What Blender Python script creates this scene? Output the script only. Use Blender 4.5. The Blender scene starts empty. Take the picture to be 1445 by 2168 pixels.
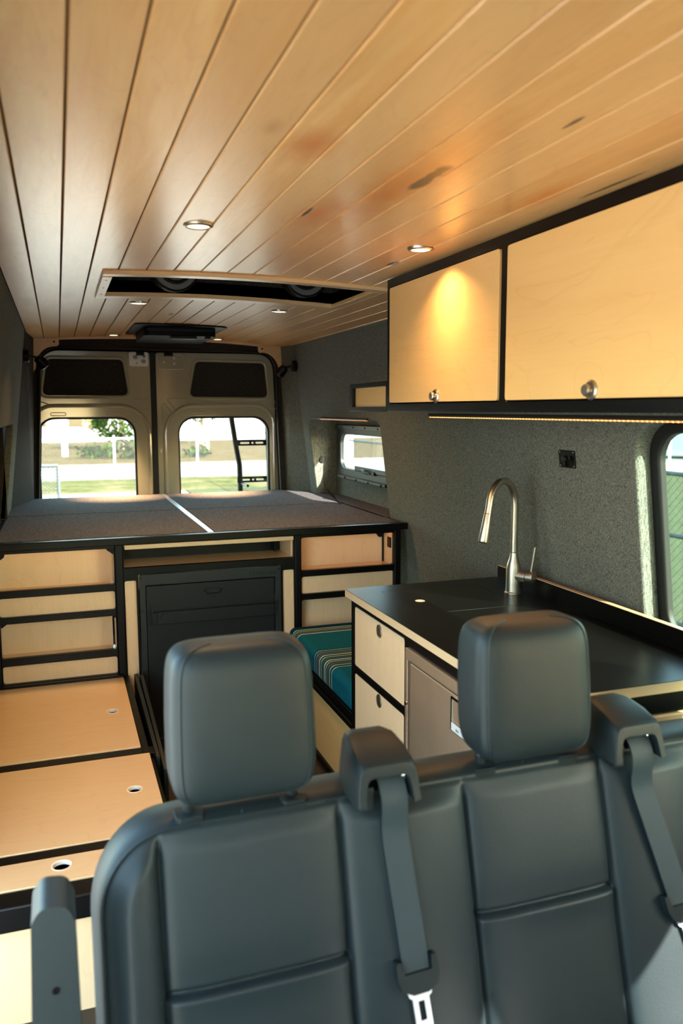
import bpy, bmesh, math, random
from mathutils import Vector, Matrix
random.seed(7)
sc = bpy.context.scene
COL = sc.collection
pi = math.pi

# ------------------------------------------------------------------ camera
CAMZ = 1.47
cam_d = bpy.data.cameras.new('camera'); cam = bpy.data.objects.new('camera', cam_d); COL.objects.link(cam)
fy = Vector(((121-722.5)/1720., -(868-1084)/1720., -1.)).normalized()
fx = Vector(((5721-722.5)/1720., -(848-1084)/1720., -1.)).normalized()
fx = (fx - fx.dot(fy)*fy).normalized()
fz = fx.cross(fy)
R3 = Matrix((fx, fy, fz))
cam.matrix_world = Matrix.Translation((0, 0, CAMZ)) @ R3.to_4x4()
cam_d.sensor_fit = 'VERTICAL'; cam_d.sensor_height = 36; cam_d.sensor_width = 24
cam_d.lens = 1720./2168*36
cam_d.clip_start = .02; cam_d.clip_end = 600
cam_d.dof.use_dof = True; cam_d.dof.focus_distance = 3.0; cam_d.dof.aperture_fstop = 3.5
sc.camera = cam

# ------------------------------------------------------------------ world, sun, exposure
sc.view_settings.view_transform = 'Standard'; sc.view_settings.look = 'None'
sc.view_settings.gamma = 1; sc.view_settings.use_curve_mapping = False
sc.view_settings.exposure = 2.88
w = bpy.data.worlds.new('world'); sc.world = w; w.use_nodes = True
nt = w.node_tree; bg = nt.nodes['Background']
sky = nt.nodes.new('ShaderNodeTexSky'); sky.sky_type = 'NISHITA'; sky.sun_disc = False
sky.sun_elevation = math.radians(31); sky.sun_rotation = math.radians(150); sky.air_density = 1.0; sky.dust_density = 1.5
tn = nt.nodes.new('ShaderNodeMix'); tn.data_type = 'RGBA'; tn.blend_type = 'MULTIPLY'; tn.inputs[0].default_value = 1; tn.inputs[7].default_value = (1.0, 1.04, .87, 1)
nt.links.new(sky.outputs[0], tn.inputs[6]); nt.links.new(tn.outputs[2], bg.inputs[0]); bg.inputs[1].default_value = 0.29
sd = bpy.data.lights.new('sun', 'SUN'); so = bpy.data.objects.new('sun', sd); COL.objects.link(so)
sd.energy = 5.0; sd.angle = .009; sd.color = (1, .97, .86)
so.rotation_euler = Vector((-.5, .87, -.6)).to_track_quat('-Z', 'Y').to_euler()
sc.cycles.max_bounces = 10; sc.cycles.diffuse_bounces = 5; sc.cycles.transparent_max_bounces = 16
sc.cycles.use_denoising = True
sc.cycles.sample_clamp_indirect = 6

def portal(name, loc, aim, sx, sy):
    d = bpy.data.lights.new(name, 'AREA'); d.shape = 'RECTANGLE'; d.size = sx; d.size_y = sy
    o = bpy.data.objects.new(name, d); COL.objects.link(o); o.location = loc
    o.rotation_euler = Vector(aim).to_track_quat('-Z', 'Y').to_euler(); d.cycles.is_portal = True
portal('door_daylight', (-.33, 1.25, .95), (1, 0, 0), 1.4, 1.9)
portal('front_opening_daylight', (.10, -1.30, 1.275), (0, 1, 0), .70, .56)
portal('side_window_daylight', (1.66, 1.15, 1.15), (-1, 0, 0), 1.5, .75)
portal('rear_window_daylight', (.63, 5.47, 1.17), (0, -1, 0), 1.6, .6)

# ------------------------------------------------------------------ materials
def base(name):
    m = bpy.data.materials.new(name); m.use_nodes = True
    t = m.node_tree; b = t.nodes['Principled BSDF']
    return m, t, b
def N(t, kind, **k):
    n = t.nodes.new(kind)
    for a, v in k.items(): setattr(n, a, v)
    return n
def mathn(t, op, a, b=None, c=None, clamp=False):
    n = N(t, 'ShaderNodeMath', operation=op); n.use_clamp = clamp
    for i, v in enumerate((a, b, c)):
        if v is None: continue
        if isinstance(v, (int, float)): n.inputs[i].default_value = v
        else: t.links.new(v, n.inputs[i])
    return n.outputs[0]
def mix(t, fac, a, b, blend='MIX'):
    n = N(t, 'ShaderNodeMix', data_type='RGBA', blend_type=blend)
    for i, v in ((0, fac), (6, a), (7, b)):
        if isinstance(v, (int, float)): n.inputs[i].default_value = v
        elif isinstance(v, tuple): n.inputs[i].default_value = (*v, 1)
        else: t.links.new(v, n.inputs[i])
    return n.outputs[2]
def noise(t, co, scale, sx=1, sy=1, sz=1, detail=3, rough=.5, dist=0):
    mp = N(t, 'ShaderNodeMapping'); mp.inputs['Scale'].default_value = (sx, sy, sz); t.links.new(co, mp.inputs[0])
    n = N(t, 'ShaderNodeTexNoise'); n.inputs['Scale'].default_value = scale; n.inputs['Detail'].default_value = detail
    n.inputs['Roughness'].default_value = rough; n.inputs['Distortion'].default_value = dist
    t.links.new(mp.outputs[0], n.inputs['Vector']); return n.outputs['Fac']
def ramp(t, fac, stops, interp='LINEAR'):
    r = N(t, 'ShaderNodeValToRGB'); cr = r.color_ramp; cr.interpolation = interp
    while len(cr.elements) < len(stops): cr.elements.new(.5)
    for e, (p, c) in zip(cr.elements, stops): e.position = p; e.color = (*c, 1)
    t.links.new(fac, r.inputs[0]); return r.outputs[0]
def bump(t, b, h, strength=.3, dist=.002):
    n = N(t, 'ShaderNodeBump'); n.inputs['Strength'].default_value = strength; n.inputs['Distance'].default_value = dist
    t.links.new(h, n.inputs['Height']); t.links.new(n.outputs[0], b.inputs['Normal'])
def plain(name, col, rough=.5, metal=0, spec=.5, coat=0, grain=0, gscale=400, gdist=.0006, var=.0):
    m, t, b = base(name)
    b.inputs['Base Color'].default_value = (*col, 1); b.inputs['Roughness'].default_value = rough
    b.inputs['Metallic'].default_value = metal; b.inputs['Specular IOR Level'].default_value = spec
    b.inputs['Coat Weight'].default_value = coat; b.inputs['Coat Roughness'].default_value = .08
    co = N(t, 'ShaderNodeTexCoord').outputs['Object']
    if grain: bump(t, b, noise(t, co, gscale), grain, gdist)
    v = noise(t, co, 9, detail=4)
    f = var if var else .12
    c = mix(t, v, tuple(x*(1-f) for x in col), tuple(min(1, x*(1+f)) for x in col)); t.links.new(c, b.inputs['Base Color'])
    return m
def emit(name, col, s):
    m, t, b = base(name); b.inputs['Base Color'].default_value = (*col, 1)
    b.inputs['Emission Color'].default_value = (*col, 1); b.inputs['Emission Strength'].default_value = s
    return m
def maple(name, ca, cb, axis=1, rough=.35, coat=.0, figure=.5):
    """pale maple ply: long soft grain along axis"""
    m, t, b = base(name); co = N(t, 'ShaderNodeTexCoord').outputs['Object']
    s = [14., 14., 14.]; s[axis] = 1.2
    g1 = noise(t, co, 1.0, *s, detail=6, rough=.6, dist=1.2)
    s2 = [160., 160., 160.]; s2[axis] = 4
    g2 = noise(t, co, 1.0, *s2, detail=3)
    s3 = [3., 3., 3.]; s3[axis] = 1.0
    g3 = noise(t, co, 1.0, *s3, detail=3, dist=1.5)
    rings = mathn(t, 'FRACT', mathn(t, 'MULTIPLY', g3, 9))
    line = mathn(t, 'SMOOTH_MAX', mathn(t, 'SUBTRACT', rings, .86), 0., .05)
    c = mix(t, g1, ca, cb)
    c = mix(t, mathn(t, 'MULTIPLY', line, 4*figure, clamp=True), c, tuple(x*.8 for x in cb), 'MIX')
    c = mix(t, mathn(t, 'MULTIPLY', g2, .3), c, tuple(x*.78 for x in cb))
    t.links.new(c, b.inputs['Base Color'])
    b.inputs['Roughness'].default_value = rough; b.inputs['Coat Weight'].default_value = coat; b.inputs['Coat Roughness'].default_value = .15
    bump(t, b, g2, .12, .0004)
    return m

M = {}
M['ply'] = maple('maple_ply', (.83, .61, .39), (.76, .52, .31), axis=2)
M['ply_h'] = maple('maple_ply_horizontal_grain', (.81, .51, .205), (.73, .42, .155), axis=1, coat=.3)
M['ply_x'] = maple('maple_ply_cross_grain', (.80, .54, .30), (.72, .46, .23), axis=0, coat=.2, rough=.3)
def ply_edge():
    m, t, b = base('plywood_edge'); co = N(t, 'ShaderNodeTexCoord').outputs['Object']
    sep = N(t, 'ShaderNodeSeparateXYZ'); t.links.new(co, sep.inputs[0])
    f = mathn(t, 'FRACT', mathn(t, 'MULTIPLY', sep.outputs[2], 330))
    c = ramp(t, f, [(0, (.78, .60, .38)), (.55, (.72, .52, .31)), (.6, (.40, .25, .13)), (.95, (.46, .3, .16)), (1, (.78, .6, .38))])
    t.links.new(c, b.inputs['Base Color']); b.inputs['Roughness'].default_value = .5
    return m
M['edge'] = ply_edge()
M['rim'] = plain('pale_hole_rim', (.80, .70, .58), .5)
M['black'] = plain('black_powder_coat', (.0015, .0015, .0017), .40, spec=.22, grain=.15, gscale=900, gdist=.0003)
M['dark'] = plain('dark_interior', (.003, .003, .003), .9, spec=.2)
M['locker'] = plain('textured_black_steel', (.0075, .0098, .0115), .5, spec=.3, grain=.35, gscale=700, gdist=.0005)
M['locker_frame'] = plain('grey_black_steel', (.017, .021, .022), .5, spec=.3, grain=.35, gscale=700, gdist=.0005)
M['locker_mark'] = plain('cut_lettering', (.002, .002, .002), .8)
M['laminate'] = plain('black_laminate', (.0018, .0016, .0014), .30, spec=.2, grain=.1, gscale=600, gdist=.0002)
M['steel'] = plain('brushed_stainless', (.84, .68, .52), .48, 1, grain=.05, gscale=900)  # warm tint in the base colour imitates wood reflected in the fridge
M['nickel'] = plain('brushed_nickel', (.50, .455, .385), .36, 1)
M['chrome'] = plain('chrome', (.8, .8, .8), .08, 1)
M['alu'] = plain('aluminium', (.70, .72, .74), .35, 1)
M['rubber'] = plain('black_rubber', (.004, .0045, .0045), .55, spec=.35)
M['plastic'] = plain('grey_plastic', (.006, .011, .013), .5, spec=.3, grain=.3, gscale=900, gdist=.0004)
M['webbing'] = plain('belt_webbing', (.022, .034, .040), .62, spec=.35, grain=.5, gscale=1200, gdist=.0005)
M['paint'] = plain('greige_van_paint', (.33, .31, .235), .14, coat=1.0, var=.03)
M['paintw'] = plain('white_metal_plate', (.72, .74, .74), .3, coat=.5)
M['lens'] = emit('lamp_lens', (1, .74, .42), .5)
M['led'] = emit('led_dots', (1, .5, .16), .8)
M['led_dim'] = emit('led_tape', (1, .36, .09), .14)
M['led_body'] = plain('led_profile', (.006, .005, .004), .4)
M['duct'] = plain('grey_duct', (.12, .125, .13), .6)
M['concrete'] = plain('concrete', (.42, .40, .37), .9, spec=0, var=.15)
M['asphalt'] = plain('asphalt', (.15, .15, .15), .9, spec=0, var=.1)
M['house'] = plain('house_siding', (.25, .24, .24), .8)
M['roofing'] = plain('roofing', (.06, .11, .11), .9)
M['galv'] = plain('galvanised_wire', (.09, .09, .09), .6)
M['galvd'] = plain('dark_wire', (.04, .05, .05), .6, .2)
M['post'] = plain('white_post', (.75, .76, .75), .5)
M['van'] = plain('silver_van_paint', (.15, .18, .21), .4)
M['bark'] = plain('bark', (.25, .2, .15), .9)
M['tab'] = plain('zinc_tab', (.85, .83, .86), .35, .5)
M['hinge'] = plain('zinc', (.55, .57, .55), .4, .8)
M['vent'] = plain('dark_smoked_plastic', (.003, .0033, .0033), .5, spec=.15)
M['floor'] = plain('dark_vinyl_floor', (.022, .013, .007), .5, grain=.4, gscale=120, gdist=.002, var=.7)
M['stitch'] = plain('seam_thread', (.05, .058, .062), .6)

def fabric(name, ca, cb, cm=(.05, .05, .05), f=1.0, axis='yz'):
    m, t, b = base(name); co = N(t, 'ShaderNodeTexCoord').outputs['Object']
    if axis == 'yz': A, B = (f*1050, f*1050, f*60), (f*150, f*150, f*1100)
    elif axis == 'xy': A, B = (f*420, f*90, f*420), (f*90, f*420, f*420)
    else: A, B = (f*420, f*420, f*60), (f*60, f*60, f*500)
    a1 = noise(t, co, 1, *A, detail=1); a2 = noise(t, co, 1, *B, detail=1)
    s = mathn(t, 'ADD', mathn(t, 'MULTIPLY', a1, .55), mathn(t, 'MULTIPLY', a2, .45))
    s = mathn(t, 'MULTIPLY_ADD', s, 3.6, -1.3, clamp=True)
    big = noise(t, co, 40, detail=2)
    c = mix(t, s, ca, cb); c = mix(t, mathn(t, 'MULTIPLY_ADD', big, 2.4, -.75, clamp=True), c, mix(t, s, cm, cb))
    t.links.new(c, b.inputs['Base Color']); b.inputs['Roughness'].default_value = .95
    b.inputs['Specular IOR Level'].default_value = .15
    bump(t, b, s, .5, .001)
    return m
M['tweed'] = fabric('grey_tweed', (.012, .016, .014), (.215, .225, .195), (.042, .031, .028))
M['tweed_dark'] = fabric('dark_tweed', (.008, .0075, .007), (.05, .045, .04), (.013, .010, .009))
M['carpet'] = fabric('charcoal_carpet', (.013, .012, .015), (.12, .107, .112), (.030, .024, .025), f=1.0, axis='xy')

def leather():
    m, t, b = base('grey_leatherette'); co = N(t, 'ShaderNodeTexCoord').outputs['Object']
    v = N(t, 'ShaderNodeTexVoronoi'); v.inputs['Scale'].default_value = 520; t.links.new(co, v.inputs['Vector'])
    n = noise(t, co, 60, detail=5)
    h = mathn(t, 'ADD', v.outputs['Distance'], mathn(t, 'MULTIPLY', n, .6))
    bump(t, b, h, .35, .0006)
    c = mix(t, noise(t, co, 6), (.0085, .0150, .0175), (.0118, .0190, .0220)); t.links.new(c, b.inputs['Base Color'])
    b.inputs['Roughness'].default_value = .46; b.inputs['Specular IOR Level'].default_value = .33
    return m
M['leather'] = leather()

def glass(name, col, refl=.08):
    m, t, b = base(name); t.nodes.remove(b); out = t.nodes['Material Output']
    tr = N(t, 'ShaderNodeBsdfTransparent'); tr.inputs[0].default_value = (*col, 1)
    gl = N(t, 'ShaderNodeBsdfGlossy'); gl.inputs['Roughness'].default_value = .01
    lw = N(t, 'ShaderNodeLayerWeight'); lw.inputs['Blend'].default_value = .5
    fr = mathn(t, 'MULTIPLY_ADD', mathn(t, 'POWER', lw.outputs['Facing'], 5), .9, .03)
    mx = N(t, 'ShaderNodeMixShader'); t.links.new(fr, mx.inputs[0]); t.links.new(tr.outputs[0], mx.inputs[1]); t.links.new(gl.outputs[0], mx.inputs[2])
    t.links.new(mx.outputs[0], out.inputs[0]); return m
M['glass'] = glass('clear_glass', (.97, .985, .97))
M['tint'] = glass('green_tinted_glass', (.74, .82, .77))

def cushion_mat():
    m, t, b = base('striped_teal_cloth'); g = N(t, 'ShaderNodeNewGeometry'); co = g.outputs['Position']
    sep = N(t, 'ShaderNodeSeparateXYZ'); t.links.new(co, sep.inputs[0])
    y = mathn(t, 'MULTIPLY_ADD', sep.outputs[1], 1/1.0, -2.6)   # 0..1 for Y 2.6..3.6
    teal = (.001, .085, .125); teal2 = (.001, .055, .085)
    yel = (.42, .36, .08); wh = (.50, .60, .62); red = (.16, .075, .06); dk = (.02, .05, .06)
    seq = [(0, teal)]
    def line(p, c, wd=.007): seq.append((p-2.6, c)); seq.append((p-2.6+wd, teal2))
    for p, c in ((2.905, wh), (2.932, yel), (2.955, red), (2.976, yel), (2.998, wh), (3.018, red), (3.040, yel), (3.062, wh), (3.082, red), (3.104, yel), (3.128, wh)):
        line(p, c)
    seq.append((3.15-2.6, teal))
    for p, c in ((3.395, wh), (3.42, red), (3.442, yel), (3.466, wh), (3.488, yel)): 
        if len(seq) < 31: line(p, c, .006)
    seq = seq[:32]
    c = ramp(t, y, seq, 'CONSTANT')
    c = mix(t, mathn(t, 'MULTIPLY', noise(t, co, 500, detail=1), .5), c, tuple(x*.6 for x in teal))
    t.links.new(c, b.inputs['Base Color']); b.inputs['Roughness'].default_value = .9; b.inputs['Specular IOR Level'].default_value = .1
    bump(t, b, noise(t, co, 900), .4, .0006)
    return m
M['cushion'] = cushion_mat()

PW = .0885; PX0 = .031   # ceiling plank width / seam phase
def ceiling_mat():
    m, t, b = base('maple_ceiling_planks'); co = N(t, 'ShaderNodeTexCoord').outputs['Object']
    sep = N(t, 'ShaderNodeSeparateXYZ'); t.links.new(co, sep.inputs[0]); X, Y = sep.outputs[0], sep.outputs[1]
    pid = mathn(t, 'FLOOR', mathn(t, 'DIVIDE', mathn(t, 'SUBTRACT', X, PX0), PW))
    wn = N(t, 'ShaderNodeTexWhiteNoise', noise_dimensions='1D'); t.links.new(pid, wn.inputs['W'])
    r = wn.outputs['Value']
    # shift texture per plank
    cmb = N(t, 'ShaderNodeCombineXYZ'); t.links.new(mathn(t, 'ADD', X, mathn(t, 'MULTIPLY', r, 13)), cmb.inputs[0])
    t.links.new(mathn(t, 'ADD', Y, mathn(t, 'MULTIPLY', r, 37)), cmb.inputs[1]); pc = cmb.outputs[0]
    g1 = noise(t, pc, 1, 22, 2.2, 1, detail=6, rough=.62, dist=1.6)
    g2 = noise(t, pc, 1, 260, 6, 1, detail=3)
    g3 = noise(t, pc, 1, 9, 2.0, 1, detail=2, dist=1.0)
    rings = mathn(t, 'FRACT', mathn(t, 'MULTIPLY', g3, 11))
    cl = mathn(t, 'MULTIPLY', mathn(t, 'SUBTRACT', rings, .8, clamp=True), 2.2, clamp=True)
    light = (.86, .50, .19); midc = (.74, .355, .105); deep = (.46, .18, .045)
    c = mix(t, mathn(t, 'MULTIPLY_ADD', g1, 2.4, -.7, clamp=True), light, midc)
    r2 = mathn(t, 'FRACT', mathn(t, 'MULTIPLY', r, 7.31))
    c = mix(t, mathn(t, 'MULTIPLY', r2, .55), c, (.90, .58, .27))
    c = mix(t, mathn(t, 'MULTIPLY', r, .38), c, deep)
    blot = noise(t, pc, 1, 5, 1.1, 1, detail=4, rough=.6)
    c = mix(t, mathn(t, 'MULTIPLY_ADD', blot, 3.0, -1.75, clamp=True), c, (.50, .24, .085))
    c = mix(t, mathn(t, 'MULTIPLY', cl, .42), c, deep)
    c = mix(t, mathn(t, 'MULTIPLY', g2, .22), c, (.42, .24, .11))
    warp = noise(t, co, 14, detail=4)
    def knot(kx, ky, rx, ry, c, col, soft=.5):
        dx = mathn(t, 'DIVIDE', mathn(t, 'SUBTRACT', X, kx), rx); dy = mathn(t, 'DIVIDE', mathn(t, 'SUBTRACT', Y, ky), ry)
        d = mathn(t, 'SQRT', mathn(t, 'ADD', mathn(t, 'MULTIPLY', dx, dx), mathn(t, 'MULTIPLY', dy, dy)))
        d = mathn(t, 'ADD', d, mathn(t, 'MULTIPLY_ADD', warp, 1.6, -.8))
        f = mathn(t, 'DIVIDE', mathn(t, 'SUBTRACT', 1+soft, d), 2*soft, clamp=True)
        return mix(t, f, c, col)
    for kx, ky, rx, ry in ((.69, 1.62, .045, .24), (.44, 1.42, .03, .06), (.60, 1.9, .03, .10), (.99, 1.55, .02, .09)):
        c = knot(kx, ky, rx, ry, c, (.60, .20, .035), 1.0)
    for kx, ky, rx, ry in ((.718, 1.545, .015, .085), (1.0, 2.39, .012, .045), (.572, 1.887, .004, .05), (.80, 1.173, .004, .03), (1.067, 1.43, .003, .10), (.54, 4.05, .012, .05)):
        c = knot(kx, ky, rx, ry, c, (.05, .02, .008), .22)
    for kx, ky, rx, ry in ((.06, 3.4, .02, .12), (-.09, 3.6, .02, .12), (.66, 4.2, .03, .15), (.35, 1.35, .012, .03), (1.22, 4.2, .03, .2), (1.1, 3.9, .02, .15)):
        c = knot(kx, ky, rx, ry, c, (.55, .28, .10), .8)
    t.links.new(c, b.inputs['Base Color'])
    b.inputs['Roughness'].default_value = .34; b.inputs['Coat Weight'].default_value = .45; b.inputs['Coat Roughness'].default_value = .22
    bump(t, b, mathn(t, 'ADD', g2, mathn(t, 'MULTIPLY', noise(t, co, 1, 8, 60, 1, detail=2), .7)), .10, .0006)
    return m
M['ceiling'] = ceiling_mat()

def grass_mat(name, a, bb):
    m, t, b = base(name); co = N(t, 'ShaderNodeTexCoord').outputs['Object']
    n = noise(t, co, 1.2, detail=8, rough=.75); n2 = noise(t, co, 14, detail=4)
    c = mix(t, mathn(t, 'MULTIPLY_ADD', n, 3, -1, clamp=True), a, bb); c = mix(t, mathn(t, 'MULTIPLY', n2, .5), c, tuple(x*.5 for x in a))
    t.links.new(c, b.inputs['Base Color']); b.inputs['Roughness'].default_value = 1; b.inputs['Specular IOR Level'].default_value = 0
    return m
M['grass'] = grass_mat('green_grass', (.032, .052, .012), (.15, .125, .075))
M['drygrass'] = grass_mat('dry_grass', (.045, .036, .016), (.10, .075, .04))
M['leaf'] = grass_mat('leaves', (.010, .03, .005), (.035, .06, .012))
M['sidegrass'] = grass_mat('side_lawn', (.055, .07, .038), (.085, .09, .056))

# ------------------------------------------------------------------ mesh helpers
class MB:
    def __init__(s): s.bm = bmesh.new()
    def box(s, x0, x1, y0, y1, z0, z1, M4=None):
        r = bmesh.ops.create_cube(s.bm, size=1)
        for v in r['verts']:
            v.co = Vector(((x0+x1)/2+v.co.x*(x1-x0), (y0+y1)/2+v.co.y*(y1-y0), (z0+z1)/2+v.co.z*(z1-z0)))
            if M4: v.co = M4 @ v.co
        return s
    def cyl(s, p0, p1, r0, r1=None, n=20):
        p0, p1 = Vector(p0), Vector(p1); r1 = r0 if r1 is None else r1
        d = (p1-p0); L = d.length; q = d.to_track_quat('Z', 'Y').to_matrix()
        A = [s.bm.verts.new(p0+q@Vector((r0*math.cos(2*pi*i/n), r0*math.sin(2*pi*i/n), 0))) for i in range(n)]
        B = [s.bm.verts.new(p1+q@Vector((r1*math.cos(2*pi*i/n), r1*math.sin(2*pi*i/n), 0))) for i in range(n)]
        for i in range(n): s.bm.faces.new((A[i], A[(i+1)%n], B[(i+1)%n], B[i]))
        s.bm.faces.new(A[::-1]); s.bm.faces.new(B)
        return s
    def tube(s, pts, rad, n=14, closed=False):
        pts = [Vector(p) for p in pts]; rad = rad if isinstance(rad, (list, tuple)) else [rad]*len(pts)
        rings = []; L = len(pts); up = None
        for i, p in enumerate(pts):
            a = pts[(i-1) % L] if (closed or i > 0) else p; b = pts[(i+1) % L] if (closed or i < L-1) else p
            d = (b-a).normalized()
            if up is None: up = Vector((0, 0, 1)) if abs(d.z) < .9 else Vector((1, 0, 0))
            sd = d.cross(up).normalized(); up = sd.cross(d).normalized()
            rings.append([s.bm.verts.new(p+rad[i]*(math.cos(2*pi*k/n)*sd+math.sin(2*pi*k/n)*up)) for k in range(n)])
        for i in range(L if closed else L-1):
            A, B = rings[i], rings[(i+1) % L]
            for k in range(n): s.bm.faces.new((A[k], A[(k+1)%n], B[(k+1)%n], B[k]))
        if not closed: s.bm.faces.new(rings[0][::-1]); s.bm.faces.new(rings[-1])
        return s
    def grid(s, P):      # P[i][j] -> points
        V = [[s.bm.verts.new(p) for p in row] for row in P]
        for i in range(len(V)-1):
            for j in range(len(V[0])-1):
                s.bm.faces.new((V[i][j], V[i+1][j], V[i+1][j+1], V[i][j+1]))
        return s
    def lathe(s, prof, c, axis=(0, 0, 1), n=28):
        q = Vector(axis).to_track_quat('Z', 'Y').to_matrix(); c = Vector(c); R = []
        for r, h in prof: R.append([s.bm.verts.new(c+q@Vector((r*math.cos(2*pi*k/n), r*math.sin(2*pi*k/n), h))) for k in range(n)])
        for A, B in zip(R, R[1:]):
            for k in range(n): s.bm.faces.new((A[k], A[(k+1)%n], B[(k+1)%n], B[k]))
        s.bm.faces.new(R[0][::-1]); s.bm.faces.new(R[-1])
        return s
    def plate(s, outer, holes, t0, t1, f):
        """2D outline with holes, thickened between t0 and t1; f(a,b,t) -> 3D"""
        bm2 = bmesh.new(); loops = [outer]+list(holes); edges = []
        for lp in loops:
            vs = [bm2.verts.new((a, b, 0)) for a, b in lp]
            for i in range(len(vs)): edges.append(bm2.edges.new((vs[i], vs[(i+1) % len(vs)])))
        bmesh.ops.triangle_fill(bm2, use_beauty=True, use_dissolve=False, edges=edges, normal=(0, 0, 1))
        bm2.verts.index_update()
        V = [v.co.copy() for v in bm2.verts]; F = [[v.index for v in fc.verts] for fc in bm2.faces]
        bot = [s.bm.verts.new(f(v.x, v.y, t0)) for v in V]; top = [s.bm.verts.new(f(v.x, v.y, t1)) for v in V]
        for fc in F: s.bm.faces.new([bot[i] for i in fc][::-1]); s.bm.faces.new([top[i] for i in fc])
        k = 0
        for lp in loops:
            n = len(lp)
            for i in range(n): a, b = k+i, k+(i+1) % n; s.bm.faces.new((bot[a], bot[b], top[b], top[a]))
            k += n
        bm2.free(); return s
    def ball(s, c, r, sub=2, jit=0, sc3=(1, 1, 1)):
        q = bmesh.ops.create_icosphere(s.bm, subdivisions=sub, radius=1)
        for v in q['verts']:
            k = 1+random.uniform(-jit, jit); v.co = Vector((c[0]+v.co.x*r*sc3[0]*k, c[1]+v.co.y*r*sc3[1]*k, c[2]+v.co.z*r*sc3[2]*k))
        return s

def obj(name, mb, mat, parent=None, bevel=0, seg=2, sub=0, ang=35, flat=False, props=None):
    bm = mb.bm
    loc = parent_world(parent) if parent else None
    if loc is None:
        loc = Vector((0, 0, 0))
    if loc.length: bmesh.ops.translate(bm, verts=bm.verts, vec=-loc)
    bmesh.ops.recalc_face_normals(bm, faces=bm.faces)
    me = bpy.data.meshes.new(name); 
    for f in bm.faces: f.smooth = not flat
    for e in bm.edges:
        if len(e.link_faces) == 2 and e.calc_face_angle(0) > math.radians(ang): e.smooth = False
    bm.to_mesh(me); bm.free(); me.materials.append(M[mat] if isinstance(mat, str) else mat)
    o = bpy.data.objects.new(name, me); COL.objects.link(o)
    if parent: o.parent = parent
    if bevel:
        b = o.modifiers.new('bevel', 'BEVEL'); b.width = bevel; b.segments = seg; b.limit_method = 'ANGLE'; b.angle_limit = math.radians(40)
        b.harden_normals = False
    if sub:
        b = o.modifiers.new('sub', 'SUBSURF'); b.levels = sub; b.render_levels = sub
    if props:
        for k, v in props.items(): o[k] = v
    return o
def parent_world(p):
    v = Vector((0, 0, 0))
    while p: v += Vector(p.location); p = p.parent
    return v
def tag(o, label, cat, group=None, kind=None):
    if label: o['label'] = label
    if cat: o['category'] = cat
    if group: o['group'] = group
    if kind: o['kind'] = kind
    return o
def thing(name, label, cat, loc=(0, 0, 0), group=None):
    o = bpy.data.objects.new(name, None); COL.objects.link(o); o.location = loc; o.empty_display_size = .05
    return tag(o, label, cat, group)
def struct(name, label=None, cat=None):
    o = bpy.data.objects.new(name, None); COL.objects.link(o); o['kind'] = 'structure'
    if label: o['label'] = label
    if cat: o['category'] = cat
    return o
def rr(x0, x1, y0, y1, r, n=5):
    """rounded rectangle, r = radius or (bl, br, tr, tl)"""
    r = r if isinstance(r, (tuple, list)) else (r,)*4; P = []
    for (cx, cy, a0), q in zip((((x0, y0), None, pi), ((x1, y0), None, 1.5*pi), ((x1, y1), None, 0), ((x0, y1), None, .5*pi)), r):
        px, py = cx; sx = 1 if px == x0 else -1; sy = 1 if py == y0 else -1
        if q <= 0: P.append((px, py)); continue
        for i in range(n+1):
            a = a0+i/n*pi/2; P.append((px+sx*q+q*math.cos(a), py+sy*q+q*math.sin(a)))
    return P
def rpoly(pts, r, n=4):
    """polygon with rounded corners"""
    out = []; L = len(pts)
    for i, p in enumerate(pts):
        p = Vector(p); a = (Vector(pts[i-1])-p).normalized(); b = (Vector(pts[(i+1) % L])-p).normalized()
        rad = r[i] if isinstance(r, (list, tuple)) else r
        h = a.angle(b)/2; d = rad/math.tan(h); A = p+a*d; B = p+b*d
        for k in range(n+1):
            u = k/n; q = (1-u)**2*A+2*u*(1-u)*p+u*u*B; out.append((q.x, q.y))
    return out
def wallxr(z): return 1.575-.12*(z-.93)
def wallxl(z): return -.265+.12*(z-.93)
def ceilz(x): return 1.926-.012*(x-.65)-.055*(x-.65)**2
XZ = lambda a, b, t: (a, t, b)      # plate facing Y
YZ = lambda a, b, t: (t, a, b)
XY = lambda a, b, t: (a, b, t)
def text(name, s, size, loc, rot, mat, parent=None, ext=.0008, shear=0, spacing=1.0):
    c = bpy.data.curves.new(name, 'FONT'); c.body = s; c.size = size; c.extrude = ext; c.align_x = 'LEFT'; c.shear = shear; c.space_character = spacing
    o = bpy.data.objects.new(name, c); COL.objects.link(o)
    dg = bpy.context.evaluated_depsgraph_get(); me = bpy.data.meshes.new_from_object(o.evaluated_get(dg)); bpy.data.objects.remove(o)
    o = bpy.data.objects.new(name, me); COL.objects.link(o); me.materials.clear(); me.materials.append(M[mat])
    o.rotation_euler = rot; o.location = Vector(loc)-(parent_world(parent) if parent else Vector()); o.parent = parent
    return o

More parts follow.
